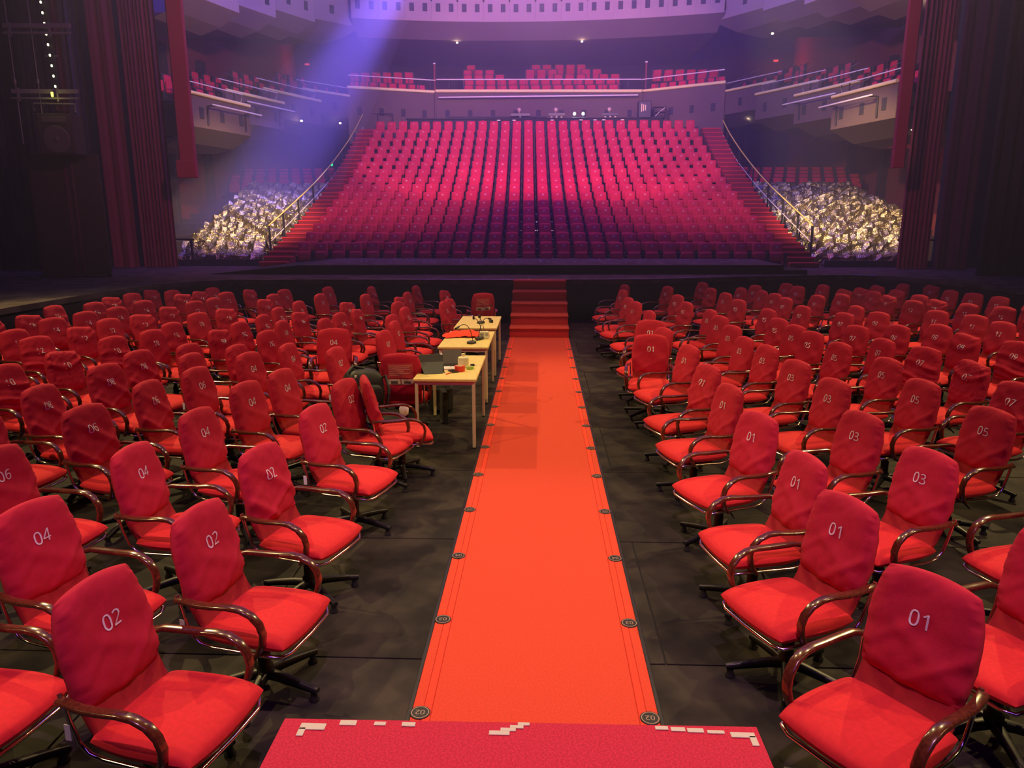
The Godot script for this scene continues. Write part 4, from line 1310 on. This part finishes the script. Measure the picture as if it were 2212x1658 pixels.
func front_wall(o: Node3D, a: Vector3, b: Vector3, height: float, vents: int, out: Vector3, vent_drop := 0.55, mat: Material = null) -> void:
	# a balcony front from a to b (top edge), facing "out"
	var d := (b - a)
	var length := d.length()
	d = d / length
	var basis := Basis(d, Vector3.UP, d.cross(Vector3.UP))
	if basis.z.dot(out) < 0.0:
		basis = Basis(-d, Vector3.UP, -d.cross(Vector3.UP))
	var mid := Transform3D(basis, (a + b) * 0.5)
	var g := Geo.new()
	g.xf = mid
	g.box(Vector3(0, -height * 0.5, -0.08), Vector3(length, height, 0.16), 0.01)
	part("front_panel", g.mesh(), mat if mat else mats.balcony_wall, o)
	for i in vents:
		g = Geo.new()
		g.xf = mid * Transform3D(Basis(), Vector3(length * ((i + 0.5) / vents - 0.5), -vent_drop, 0.006))
		g.box(Vector3.ZERO, Vector3(0.22, 0.36, 0.02), 0.004)
		part("vent_panel", g.mesh(), mats.vent, o)

func build_balconies() -> void:
	for s in [-1, 1]:
		var boxes: Array = BOX_L if s < 0 else BOX_R
		var word := "beam-side" if s < 0 else "beamless"
		for i in 4:
			var q: Array = boxes[i]
			var out := Vector3(-s, 0, 0.25)
			var a := Vector3(q[0], q[4], q[1])
			var b := Vector3(q[2], q[4], q[3])
			var o := thing("side_box", "%s balcony box with yellow rail on the lower tier, %s from the stage" % [word, nth(i)], "balcony", Vector3.ZERO, 0.0, "lower tier side boxes")
			front_wall(o, a, b, 1.02, 3, out)
			# the far end return and the floor and underside behind the front
			var back := Vector3(s * 14.6, q[4], q[3] + 0.3)
			var near_back := Vector3(s * 14.6, q[4], q[1] + 0.2)
			var g := Geo.new()
			var e := b + Vector3(0, -1.02, 0)
			if s < 0:
				g.face([back + Vector3(0, -1.02, 0), e, b, back])
			else:
				g.face([e, back + Vector3(0, -1.02, 0), back, b])
			part("end_panel", g.mesh(), mats.balcony_wall, o)
			g = Geo.new()
			var st := Geo.new()
			var n := 6
			for k in n:                                   # the rounded underside
				var t0 := float(k) / n
				var t1 := float(k + 1) / n
				var p := func(base: Vector3, far: Vector3, t: float) -> Vector3:
					var r := base + Vector3(0, -1.02, 0)
					return r.lerp(far + Vector3(0, -1.02, 0), t) + Vector3(0, -0.62 * sin(minf(1.0, t * 3.2) * PI * 0.5), 0)
				var fc := [p.call(a, near_back, t0), p.call(b, back, t0), p.call(b, back, t1), p.call(a, near_back, t1)]
				if s < 0:
					fc.reverse()
				st.face(fc)
				if k < 2:
					var ec := [p.call(b, back, t0), b.lerp(back, t0) + Vector3(0, -1.02, 0), b.lerp(back, t1) + Vector3(0, -1.02, 0), p.call(b, back, t1)]
					if s > 0:
						ec.reverse()
					st.face(ec)
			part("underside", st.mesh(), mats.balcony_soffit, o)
			g = Geo.new()
			var fl := [a + Vector3(0, -0.35, 0), b + Vector3(0, -0.35, 0), back + Vector3(0, -0.35, 0), near_back + Vector3(0, -0.35, 0)]
			if s > 0:
				fl.reverse()
			g.face(fl)
			part("floor_deck", g.mesh(), mats.dark_wall, o)
			g = Geo.new()
			g.tube([a + Vector3(-s * 0.03, 0.03, 0), b + Vector3(-s * 0.03, 0.03, 0)], 0.06, 6)
			part("brass_top_rail", g.mesh(), mats.brass_rail, o)
			g = Geo.new()
			var inset := Vector3(s * 0.22, 0.42, 0)
			g.tube([a + inset, b + inset, b + inset + Vector3(s * 0.1, -0.3, -0.05)], 0.02, 6)
			part("hand_rail", g.mesh(), mats.pale_pipe, o)
			for k in 3:
				var up := a.lerp(b, 0.15 + 0.35 * k) + inset
				part("rail_post", boxed(up + Vector3(0, -0.22, 0), Vector3(0.03, 0.44, 0.03)), mats.seat_frame, o)
			if i < 2:
				g = Geo.new()
				var off := Vector3(-s * 0.35, -0.28, 0.05)
				g.tube([a.lerp(b, 0.2) + off, b + off + (b - a) * 0.06], 0.028, 6)
				part("lamp_pipe", g.mesh(), mats.pale_pipe, o)
				for k in [0.25, 0.9]:
					var c := a.lerp(b, k)
					var br := Geo.new()
					br.tube([c + off, c + Vector3(-s * 0.05, -0.30, 0), c + Vector3(-s * 0.03, -0.9, 0)], 0.035, 6)
					part("pipe_bracket", br.mesh(), mats.vent, o)
			# seats along the box
			var dir := (b - a).normalized()
			var face_turn := atan2(-s * 1.0, 0.35)
			var count: int = [3, 3, 3, 4][i]
			for k in count:
				var at := a + dir * (0.9 + 0.62 * k) + Vector3(s * 0.62, -0.42, 0)
				stall_seat("balcony_chair", "red front seat, %s %s lower box from the stage, %s along its rail" % [word, nth(i), nth(k)], at, face_turn, "red seats in the side boxes")
			for k in 3:
				var at := a + dir * (0.6 + 0.62 * k) + Vector3(s * 1.5, -0.02, 0)
				stall_seat("balcony_chair", "red rear seat, %s %s lower box from the stage, %s along its row" % [word, nth(i), nth(k)], at, face_turn, "red seats in the side boxes")
			# sloping stair rails between the boxes
			var r := thing("stair_rail", "thin sloping stair rail rising behind the %s lower box, %s from the stage" % [word, nth(i)], "rail", b + Vector3(s * 0.5, -0.1, 0))
			g = Geo.new()
			g.tube([Vector3(0, 0.4, 0), Vector3(s * 1.9, 1.35, -0.25)], 0.014, 5)
			g.tube([Vector3(0, 0.15, 0.1), Vector3(s * 1.9, 1.1, -0.15)], 0.012, 5)
			part("bar", g.mesh(), mats.rig_grey, r)
			part("post", boxed(Vector3(0, 0.2, 0.05), Vector3(0.03, 0.44, 0.03)), mats.seat_frame, r)
			part("post", boxed(Vector3(s * 1.3, 0.95, -0.15), Vector3(0.03, 0.5, 0.03)), mats.seat_frame, r)
			# upper tier box
			var u := thing("upper_box", "%s pale balcony box on the upper tier, %s from the stage" % [word, nth(i)], "balcony", Vector3.ZERO, 0.0, "upper tier side boxes")
			var ua := Vector3(q[0] - s * 0.1, q[5] + 1.1, q[1] - 0.2)
			var ub := Vector3(q[2] - s * 0.1, q[5] + 1.1, q[3] + 0.5)
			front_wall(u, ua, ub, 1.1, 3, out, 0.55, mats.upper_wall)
			var uback := Vector3(s * 14.6, q[5] + 1.1, q[3] + 0.8)
			var unear := Vector3(s * 14.6, q[5] + 1.1, q[1])
			g = Geo.new()
			var ue := ub + Vector3(0, -1.1, 0)
			if s < 0:
				g.face([uback + Vector3(0, -1.1, 0), ue, ub, uback])
			else:
				g.face([ue, uback + Vector3(0, -1.1, 0), uback, ub])
			part("end_panel", g.mesh(), mats.upper_wall, u)
			st = Geo.new()
			for k in n:
				var t0 := float(k) / n
				var t1 := float(k + 1) / n
				var p := func(base: Vector3, far: Vector3, t: float) -> Vector3:
					var r2 := base + Vector3(0, -1.1, 0)
					return r2.lerp(far + Vector3(0, -1.1, 0), t) + Vector3(0, -0.75 * sin(minf(1.0, t * 2.6) * PI * 0.5), 0)
				var mid_t := Vector3(0, 0, 0)
				var fc := [p.call(ua, unear, t0), p.call(ub, uback, t0), p.call(ub, uback, t1), p.call(ua, unear, t1)]
				if s < 0:
					fc.reverse()
				st.face(fc)
				if k < 3:
					var ec := [p.call(ub, uback, t0), ub.lerp(uback, t0) + Vector3(0, -1.1, 0), ub.lerp(uback, t1) + Vector3(0, -1.1, 0), p.call(ub, uback, t1)]
					if s > 0:
						ec.reverse()
					st.face(ec)
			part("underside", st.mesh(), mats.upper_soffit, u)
			g = Geo.new()
			g.tube([ua + Vector3(0, 0.03, 0), ub + Vector3(0, 0.03, 0)], 0.035, 6)
			part("top_rail", g.mesh(), mats.pale_pipe, u)
	build_mezzanine()
	build_upper_balcony()

func build_mezzanine() -> void:
	var y := 8.65
	var o := thing("central_balcony", "wide central balcony of the lower tier with a yellow rail, behind the raked seats", "balcony")
	var pts := [Vector3(-9.4, y, -37.85), Vector3(-5.35, y, -39.4), Vector3(-5.27, y, -39.2), Vector3(5.02, y, -39.5), Vector3(5.05, y, -39.6), Vector3(8.6, y, -37.15)]
	for k in [0, 2, 4]:
		front_wall(o, pts[k], pts[k + 1], 2.6, [4, 9, 4][k / 2], Vector3(0, 0, 1), 1.05)
		var g := Geo.new()
		g.tube([pts[k] + Vector3(0, 0.02, 0.03), pts[k + 1] + Vector3(0, 0.02, 0.03)], 0.085 if k == 2 else 0.075, 6)
		part("brass_top_rail", g.mesh(), mats.brass_rail, o)
		g = Geo.new()
		var up := Vector3(0, 0.62, -0.3)
		g.tube([pts[k] + up, pts[k + 1] + up], 0.026, 6)
		part("hand_rail", g.mesh(), mats.pale_pipe, o)
		for i in 8:
			var c: Vector3 = pts[k].lerp(pts[k + 1], (i + 0.5) / 8.0) + up
			part("rail_post", boxed(c + Vector3(0, -0.28, 0), Vector3(0.03, 0.56, 0.03)), mats.seat_frame, o)
	var pipe := Geo.new()
	pipe.tube([Vector3(-5.1, y - 0.32, -38.9), Vector3(4.8, y - 0.22, -39.15)], 0.035, 6)
	part("lamp_pipe", pipe.mesh(), mats.pale_pipe, o)
	for x in [-5.31, 5.03]:
		part("joint_strip", boxed(Vector3(x, y - 1.3, -39.25 if x < 0 else -39.42), Vector3(0.06, 2.6, 0.06)), mats.balcony_wall, o)
	for i in 6:
		part("deck_step", boxed(Vector3(-0.2, y - 0.9 + 0.42 * i - 2.0, -40.3 - 0.95 * i), Vector3(17.0 if i < 2 else 22.0, 4.0, 0.95)), mats.dark_wall, o)
	# rows of seats
	for i in 14:
		var x := -3.68 + 0.565 * i
		stall_seat("balcony_chair", "red seat in the front row of the central balcony, %s from the beam side" % nth(i), Vector3(x, y - 0.38, -39.95), 0.0, "red seats of the central balcony")
		stall_seat("balcony_chair", "red seat in the second row of the central balcony, %s from the beam side" % nth(i), Vector3(x - 0.06, y + 0.04, -40.9), 0.0, "red seats of the central balcony")
	for i in 8:
		var t := (i + 0.5) / 8.4
		var a := Vector3(-9.4, y - 0.38, -38.5).lerp(Vector3(-5.7, y - 0.38, -39.9), t)
		stall_seat("balcony_chair", "red seat in the balcony front row's beam-side wing, %s from the beam" % nth(i), a, 0.35, "red seats of the central balcony")
		var b := Vector3(5.5, y - 0.38, -39.9).lerp(Vector3(8.9, y - 0.38, -37.8), t)
		stall_seat("balcony_chair", "red seat in the balcony front row's beamless wing, %s from the centre" % nth(i), b, -0.5, "red seats of the central balcony")
	var rows := [[3, [-3.9, -3.33, -2.77, -2.2, 0.9, 1.5, 2.1, 3.3, 3.9]], [4, [-4.0, -3.4, -2.8, -0.6, 0.0, 0.6, 2.4, 3.0]], [5, [-3.9, -0.3, 0.3, 1.0, 1.6, 2.2]]]
	for r in rows:
		var k := 0
		for x in r[1]:
			stall_seat("balcony_chair", "red seat in the dim %s row of the central balcony, %s from the beam side" % [nth(r[0] - 1), nth(k)], Vector3(x, y - 0.38 + 0.42 * (r[0] - 1), -39.95 - 0.95 * (r[0] - 1)), 0.0, "red seats of the central balcony")
			k += 1
	for k in 6:
		stall_seat("balcony_chair", "red seat in the dim rear row beside the beam, %s from the side wall" % nth(k), Vector3(-10.2 + 0.6 * k, y + 0.79, -42.8), 0.3, "red seats of the central balcony")
		stall_seat("balcony_chair", "red seat in the dim rear row opposite the beam, %s from the centre" % nth(k), Vector3(6.2 + 0.6 * k, y + 0.79, -42.6), -0.3, "red seats of the central balcony")
	for x in [-5.5, 5.35]:
		var s := thing("gangway_post", "slim dark post at the %s gangway of the central balcony" % ("beam-side" if x < 0 else "beamless"), "post", Vector3(x, y, -40.6))
		part("column", boxed(Vector3(0, 0.6, 0), Vector3(0.09, 1.9, 0.09), 0.01), mats.red_wall, s)
		part("cap", boxed(Vector3(0, 1.58, 0), Vector3(0.12, 0.06, 0.12), 0.01), mats.pale_pipe, s)

func build_upper_balcony() -> void:
	var bottom := 11.6
	var o := thing("upper_balcony", "curved pale upper balcony front with small dark vents along the top", "balcony")
	var arc: Array = []
	for i in 15:
		var t := i / 14.0
		var x := lerpf(-8.9, 8.3, t)
		arc.append(Vector3(x, bottom, -38.2 + 0.0155 * (x + 0.9) * (x + 0.9)))
	var h := 1.55
	var g := Geo.new()
	var so := Geo.new()
	for i in arc.size() - 1:
		var a: Vector3 = arc[i]
		var b: Vector3 = arc[i + 1]
		front_wall(o, a + Vector3(0, h, 0), b + Vector3(0, h, 0), h, 2, Vector3(0, 0, 1), 0.95, mats.upper_wall)
		var c := b + Vector3(0.0, -0.55, -1.3)
		var d := a + Vector3(0.0, -0.55, -1.3)
		so.face([d, c, b, a])
		so.face([d + Vector3(0, 0.2, -9), c + Vector3(0, 0.2, -9), c, d])
	part("underside", so.mesh(), mats.upper_soffit, o)
	var rail: Array = []
	var low: Array = []
	for q in arc:
		rail.append(q + Vector3(0, h + 0.05, 0.03))
		low.append(q + Vector3(0, h - 0.38, 0.3))
	g.tube(rail, 0.05, 6)
	part("top_rail", g.mesh(), mats.pale_pipe, o)
	g = Geo.new()
	g.tube(low.slice(2, 13), 0.035, 6)
	part("lamp_pipe", g.mesh(), mats.pale_pipe, o)
	for i in range(2, 13):
		var q: Vector3 = low[i]
		var br := Geo.new()
		br.tube([q, q + Vector3(0, -0.16, -0.1), q + Vector3(0, -0.30, -0.26)], 0.04, 6)
		part("pipe_bracket", br.mesh(), mats.vent, o)

func lamp_at(called: String, label: String, cat: String, at: Vector3, col: Color, size: Vector3, energy: float, group: String, glow := 3.0, light_e := 0.0) -> void:
	var o := thing(called, label, cat, at, 0.0, group)
	var key := "glow_%s" % col.to_html()
	if not mats.has(key):
		lamp_mat(key, col, glow)
	part("lens", boxed(Vector3(0, 0, 0.03), size, minf(size.x, size.y) * 0.3), mats[key], o)
	part("housing", boxed(Vector3(0, size.y * 0.55, -0.02), Vector3(size.x * 1.2, size.y * 0.5, 0.08), 0.01), mats.vent, o)
	if light_e > 0.0:
		var l := OmniLight3D.new()
		l.name = "%s_source" % called
		l.light_color = col
		l.light_energy = light_e
		l.light_size = 0.06
		l.omni_range = 60.0
		l.omni_attenuation = 2.0
		l.shadow_enabled = true
		l.position = Vector3(0, -size.y * 0.8, 0.2)
		o.add_child(l)

func build_small_lamps() -> void:
	var warm := Color(1.0, 0.93, 0.75)
	var spots := [[-11.6, 5.2, -25.0, "under the first beam-side lower box"], [-11.2, 5.95, -29.5, "under the second beam-side lower box"], [-10.4, 6.6, -33.6, "under the third beam-side lower box"], [-9.7, 6.95, -37.4, "under the fourth beam-side lower box"], [9.6, 7.0, -36.8, "under the fourth beamless lower box"], [11.9, 5.2, -25.4, "under the first beamless lower box"], [2.0, 11.0, -39.6, "under the upper balcony, beamless half"], [-4.2, 11.0, -39.6, "under the upper balcony, beam-side half"], [10.1, 10.35, -35.4, "under the fourth beamless upper box"], [-11.4, 9.75, -28.8, "under the second beam-side upper box"], [11.2, 8.7, -24.6, "under the first beamless upper box"]]
	for q in spots:
		lamp_at("downlight", "tiny warm white downlight " + q[3], "downlight", Vector3(q[0], q[1], q[2]), warm, Vector3(0.11, 0.08, 0.08), 3.0, "small downlights under the balconies", 4.0, 0.12)
	var green := Color(0.15, 1.0, 0.55)
	var exits := [[-14.62, 10.74, -35.5, "on the beam-side wall under the upper boxes"], [-7.72, 12.4, -46.72, "high on the rear wall beside the beam"], [14.62, 10.43, -33.2, "beside the edge of the footless red panel"], [14.62, 11.23, -36.6, "on the beamless wall under the upper boxes"], [-10.1, 5.0, -37.0, "low behind the handrail above the stalls"]]
	for q in exits:
		lamp_at("exit_light", "tiny green exit light " + q[3], "exit light", Vector3(q[0], q[1], q[2]), green, Vector3(0.10, 0.13, 0.06), 3.0, "green exit lights", 2.2, 0.03)
	var pole := thing("exit_post", "thin dark post under the low green exit light above the stalls", "post", Vector3(-10.1, 3.0, -37.08))
	part("shaft", boxed(Vector3(0, 1.05, 0), Vector3(0.05, 2.1, 0.05), 0.01), mats.seat_frame, pole)
	part("foot", boxed(Vector3(0, 0.02, 0), Vector3(0.2, 0.04, 0.2), 0.01), mats.seat_frame, pole)
	var red := Color(1.0, 0.12, 0.16)
	lamp_at("wall_sconce", "dim red wall sconce in the rear corner opposite the beam", "wall lamp", Vector3(13.3, 11.2, -45.6), Color(1.0, 0.30, 0.30), Vector3(0.3, 0.12, 0.1), 3.0, "red wall lamps", 0.5, 1.6)
	lamp_at("wall_sconce", "dim red wall sconce in the rear corner on the beam side", "wall lamp", Vector3(-13.6, 11.2, -45.6), Color(1.0, 0.30, 0.30), Vector3(0.3, 0.12, 0.1), 3.0, "red wall lamps", 0.5, 0.8)
	lamp_at("wall_lamp", "small square red wall lamp under the beamless lower boxes", "wall lamp", Vector3(11.9, 4.85, -26.3), red, Vector3(0.17, 0.19, 0.08), 3.0, "red wall lamps", 1.0, 0.25)

# ---------------------------------------------------------------- hall shell and stage sides
func pleats(x0: float, x1: float, y0: float, y1: float, folds: float, depth: float, nx: int) -> ArrayMesh:
	var g := Geo.new()
	for side in [1.0, -1.0]:
		g.sheet(nx, 6, func(a, b):
			var t: float = a if side > 0 else 1.0 - a
			var w := depth * sin(t * folds * TAU) + depth * 0.4 * sin(t * folds * 2.3 * TAU + b * 0.7)
			return Vector3(lerpf(x0, x1, t), lerpf(y0, y1, b), w + side * 0.02))
	return g.mesh()

func drape(called: String, label: String, x0: float, x1: float, z: float, y0: float, y1: float, mat: Material, folds: float, depth := 0.06) -> Node3D:
	var o := thing(called, label, "curtain", Vector3((x0 + x1) * 0.5, 0, z))
	var w := (x1 - x0) * 0.5
	part("cloth", pleats(-w, w, y0, y1, folds, depth, int(folds * 10.0) + 8), mat, o)
	part("hem", pleats(-w, w, y0, y0 + 0.12, folds, depth * 1.1, int(folds * 10.0) + 8), mat, o)
	return o

func build_shell() -> void:
	var far := -47.0
	struct("wall_rear", boxed(Vector3(0, 8, far), Vector3(42, 20, 0.4)), mats.dark_wall)
	struct("wall_left", boxed(Vector3(-14.9, 8, -35.0), Vector3(0.4, 20, 24.0)), mats.red_wall)
	struct("wall_right", boxed(Vector3(14.9, 8, -35.0), Vector3(0.4, 20, 24.0)), mats.red_wall)
	struct("wall_stage_left", boxed(Vector3(-20.2, 8, -10.0), Vector3(0.4, 20, 26.4)), mats.black_drape)
	struct("wall_stage_right", boxed(Vector3(20.2, 8, -10.0), Vector3(0.4, 20, 26.4)), mats.black_drape)
	struct("wall_stage_back", boxed(Vector3(0, 8, 3.2), Vector3(42, 20, 0.4)), mats.black_drape)
	struct("wall_proscenium_left", boxed(Vector3(-16.2, 8, -23.4), Vector3(8.2, 20, 0.5)), mats.black_drape)
	struct("wall_proscenium_right", boxed(Vector3(16.2, 8, -23.4), Vector3(8.2, 20, 0.5)), mats.black_drape)
	struct("ceiling", boxed(Vector3(0, 17.2, -22.0), Vector3(42, 0.4, 51)), mats.dark_wall)
	# wall panels and sconce lit bays beyond the side stalls
	for s in [-1.0, 1.0]:
		for i in 4:
			var z := -26.5 - 3.4 * i
			struct("trim_%d" % (i + (1 if s < 0 else 5)), boxed(Vector3(s * 14.55, 4.5, z), Vector3(0.3, 9.0, 0.35), 0.02), mats.dark_wall)
	# proscenium curtains
	drape("proscenium_curtain", "dark red pleated curtain beside the hall opening, beam side", -11.95, -10.95, -22.3, STAGE + 0.02, 12.0, mats.curtain_red, 9.0, 0.05)
	drape("proscenium_curtain", "smooth dark red leg curtain outside the beam-side pleated curtain", -12.75, -11.98, -22.0, STAGE + 0.02, 12.0, mats.curtain_red, 2.0, 0.03)
	drape("proscenium_curtain", "dark red pleated curtain beside the hall opening, opposite the beam", 10.45, 11.3, -22.3, STAGE + 0.02, 12.0, mats.curtain_red, 7.0, 0.05)
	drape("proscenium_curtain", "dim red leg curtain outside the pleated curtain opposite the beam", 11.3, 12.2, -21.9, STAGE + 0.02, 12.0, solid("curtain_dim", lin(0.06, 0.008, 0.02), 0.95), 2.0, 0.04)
	var panel := func(x: float, w: float, y0: float, word: String, foot: bool) -> void:
		var o := thing("portal_panel", "narrow hanging red panel at the %s edge of the hall opening" % word, "panel", Vector3(x, 0, -21.0))
		part("board", boxed(Vector3(0, (y0 + 11.0) * 0.5, 0), Vector3(w, 11.0 - y0, 0.14), 0.01), mats.panel_red, o)
		if foot:
			part("foot_block", boxed(Vector3(-0.05, y0 + 0.22, 0.01), Vector3(w + 0.12, 0.46, 0.16), 0.01), mats.panel_red, o)
		part("edge_trim", boxed(Vector3(-w * 0.5 if x < 0 else w * 0.5, (y0 + 11.0) * 0.5, 0.03), Vector3(0.02, 11.0 - y0, 0.1)), mats.vent, o)
	panel.call(-9.72, 0.42, 3.57, "beam-side", true)
	panel.call(9.56, 0.30, 3.77, "beamless", false)
	# masking drapes at the sides of the stage
	drape("masking_drape", "grey blue masking drape strip between red curtain and loudspeaker", -12.85, -12.3, -20.6, STAGE + 0.02, 12.0, mats.grey_drape, 3.0, 0.05)
	drape("masking_drape", "black masking drape behind the hanging loudspeaker", -16.5, -12.3, -20.9, STAGE + 0.02, 12.0, mats.black_drape, 16.0, 0.08)
	drape("masking_drape", "thin dark red drape edge beside the hanging loudspeaker", -11.75, -11.45, -18.6, STAGE + 0.02, 12.0, solid("drape_wine", lin(0.06, 0.014, 0.025), 0.95), 2.0, 0.03)
	drape("masking_drape", "tall black masking drape on the stage side without loudspeaker", 11.2, 17.5, -19.6, STAGE + 0.02, 12.0, mats.black_drape, 20.0, 0.08)
	drape("masking_drape", "narrow grey drape edge before the tall black drape", 12.3, 12.7, -18.6, STAGE + 0.02, 12.0, mats.grey_drape, 3.0, 0.05)
	# left: hanging loudspeaker, ladder bars, low screen
	var o := thing("loudspeaker", "dark hanging loudspeaker with a round woofer beside the stage", "loudspeaker", Vector3(-11.45, 3.98, -18.2), 0.15)
	part("cabinet", boxed(Vector3(0, 0.42, 0), Vector3(0.8, 0.92, 0.6), 0.02), solid("speaker_box", lin(0.022, 0.019, 0.017), 0.8), o)
	var g := Geo.new()
	g.xf = Transform3D(Basis(Vector3.RIGHT, PI / 2), Vector3(0, 0.30, 0.30))
	g.lathe([Vector2(0.30, 0.0), Vector2(0.31, 0.012), Vector2(0.26, 0.02), Vector2(0.08, 0.006), Vector2(0.06, 0.02), Vector2(0.02, 0.03)], 28)
	part("woofer", g.mesh(), solid("cone_grey", lin(0.06, 0.055, 0.05), 0.6), o)
	part("horn", boxed(Vector3(0, 0.74, 0.305), Vector3(0.56, 0.14, 0.02), 0.008), mats.cone_grey, o)
	g = Geo.new()
	g.tube([Vector3(-0.5, 0.95, 0.1), Vector3(-0.5, 1.12, 0.1), Vector3(0.42, 1.12, 0.1), Vector3(0.42, 0.93, 0.1)], 0.02, 6)
	part("hanging_frame", g.mesh(), solid("rig_grey", lin(0.14, 0.14, 0.15), 0.5), o)
	for k in 2:
		var y: float = [6.70, 5.28][k]
		var b := thing("lighting_bar", "%s pair of horizontal grey lighting bars by the loudspeaker" % ["upper", "lower"][k], "rigging bar", Vector3(-11.6, y, -18.0), 0.05)
		part("flat_bar", boxed(Vector3(0, 0.08, 0), Vector3(1.55, 0.10, 0.05), 0.01), mats.rig_grey, b)
		g = Geo.new()
		g.tube([Vector3(-0.78, -0.08, 0.03), Vector3(0.78, -0.08, 0.03)], 0.025, 8)
		part("round_bar", g.mesh(), mats.rig_grey, b)
		for q in [-0.6, 0.3]:
			part("hanger", boxed(Vector3(q, 0.0, 0.02), Vector3(0.03, 0.3, 0.03)), mats.rig_grey, b)
	for k in 2:
		var b := thing("rigging_cable", "thin vertical rigging line by the lighting bars, %s of two" % ["outer", "inner"][k], "cable", Vector3(-12.35 + 0.55 * k, 0, -18.1))
		g = Geo.new()
		g.tube([Vector3(0.0, 4.2, 0), Vector3(0.0, 11.0, 0)], 0.014, 5)
		part("wire", g.mesh(), mats.rig_grey, b)
		part("clamp", boxed(Vector3(0, 5.6, 0), Vector3(0.05, 0.1, 0.05), 0.01), mats.rig_grey, b)
	lamp_at("indicator_lamp", "small yellow lamp on the lower lighting bar above the loudspeaker", "lamp", Vector3(-11.35, 5.27, -17.9), Color(1.0, 0.95, 0.4), Vector3(0.05, 0.11, 0.05), 3.0, "", 2.5, 0.05)
	o = thing("lamp_ladder", "thin dark upright carrying the row of tiny white lamps above the loudspeaker", "rigging bar", Vector3(-11.55, 0, -18.36))
	part("upright", boxed(Vector3(0, 8.1, 0), Vector3(0.16, 5.6, 0.05), 0.01), mats.black_paint, o)
	part("rung", boxed(Vector3(0, 6.2, 0.01), Vector3(0.3, 0.03, 0.03), 0.005), mats.rig_grey, o)
	for k in 9:
		lamp_at("strip_lamp", "tiny white lamp in the row above the loudspeaker, %s from the top" % nth(k), "lamp", Vector3(-11.6 + 0.012 * k, 7.35 - 0.23 * k, -18.3), Color(1.0, 1.0, 0.85), Vector3(0.04, 0.06, 0.04), 3.0, "tiny white lamps in a vertical row", 2.0, 0.0)
	o = thing("folding_screen", "dark brown flat screen standing below the hanging loudspeaker", "screen", Vector3(-11.75, STAGE, -18.6), 0.05)
	part("leaf", boxed(Vector3(0, 1.5, 0), Vector3(1.75, 3.0, 0.05), 0.01), solid("screen_brown", lin(0.030, 0.022, 0.018), 0.9), o)
	part("foot", boxed(Vector3(0, 0.03, 0.1), Vector3(1.6, 0.06, 0.4), 0.01), mats.black_paint, o)
	# right: faint rigging at the picture's edge
	for k in 3:
		var y: float = [6.85, 5.55, 4.05][k]
		var b := thing("lighting_bar", "faint grey rigging bar beside the tall black drape, %s from the top" % nth(k), "rigging bar", Vector3(12.95, y, -18.2), -0.05)
		part("flat_bar", boxed(Vector3(0, 0.06, 0), Vector3(0.9, 0.07 if k < 2 else 0.16, 0.05), 0.01), mats.rig_grey, b)
		g = Geo.new()
		g.tube([Vector3(-0.45, -0.08, 0.03), Vector3(0.45, -0.08, 0.03)], 0.02, 8)
		part("round_bar", g.mesh(), mats.rig_grey, b)
	for k in 5:
		lamp_at("strip_lamp", "tiny dim lamp on the grey drape edge, %s from the top" % nth(k), "lamp", Vector3(12.05 - 0.03 * k + 0.06 * (k % 2), 3.2 - 0.28 * k, -19.0), Color(0.9, 0.9, 0.8), Vector3(0.035, 0.03, 0.03), 3.0, "tiny lamps on the grey drape edge", 1.2, 0.0)
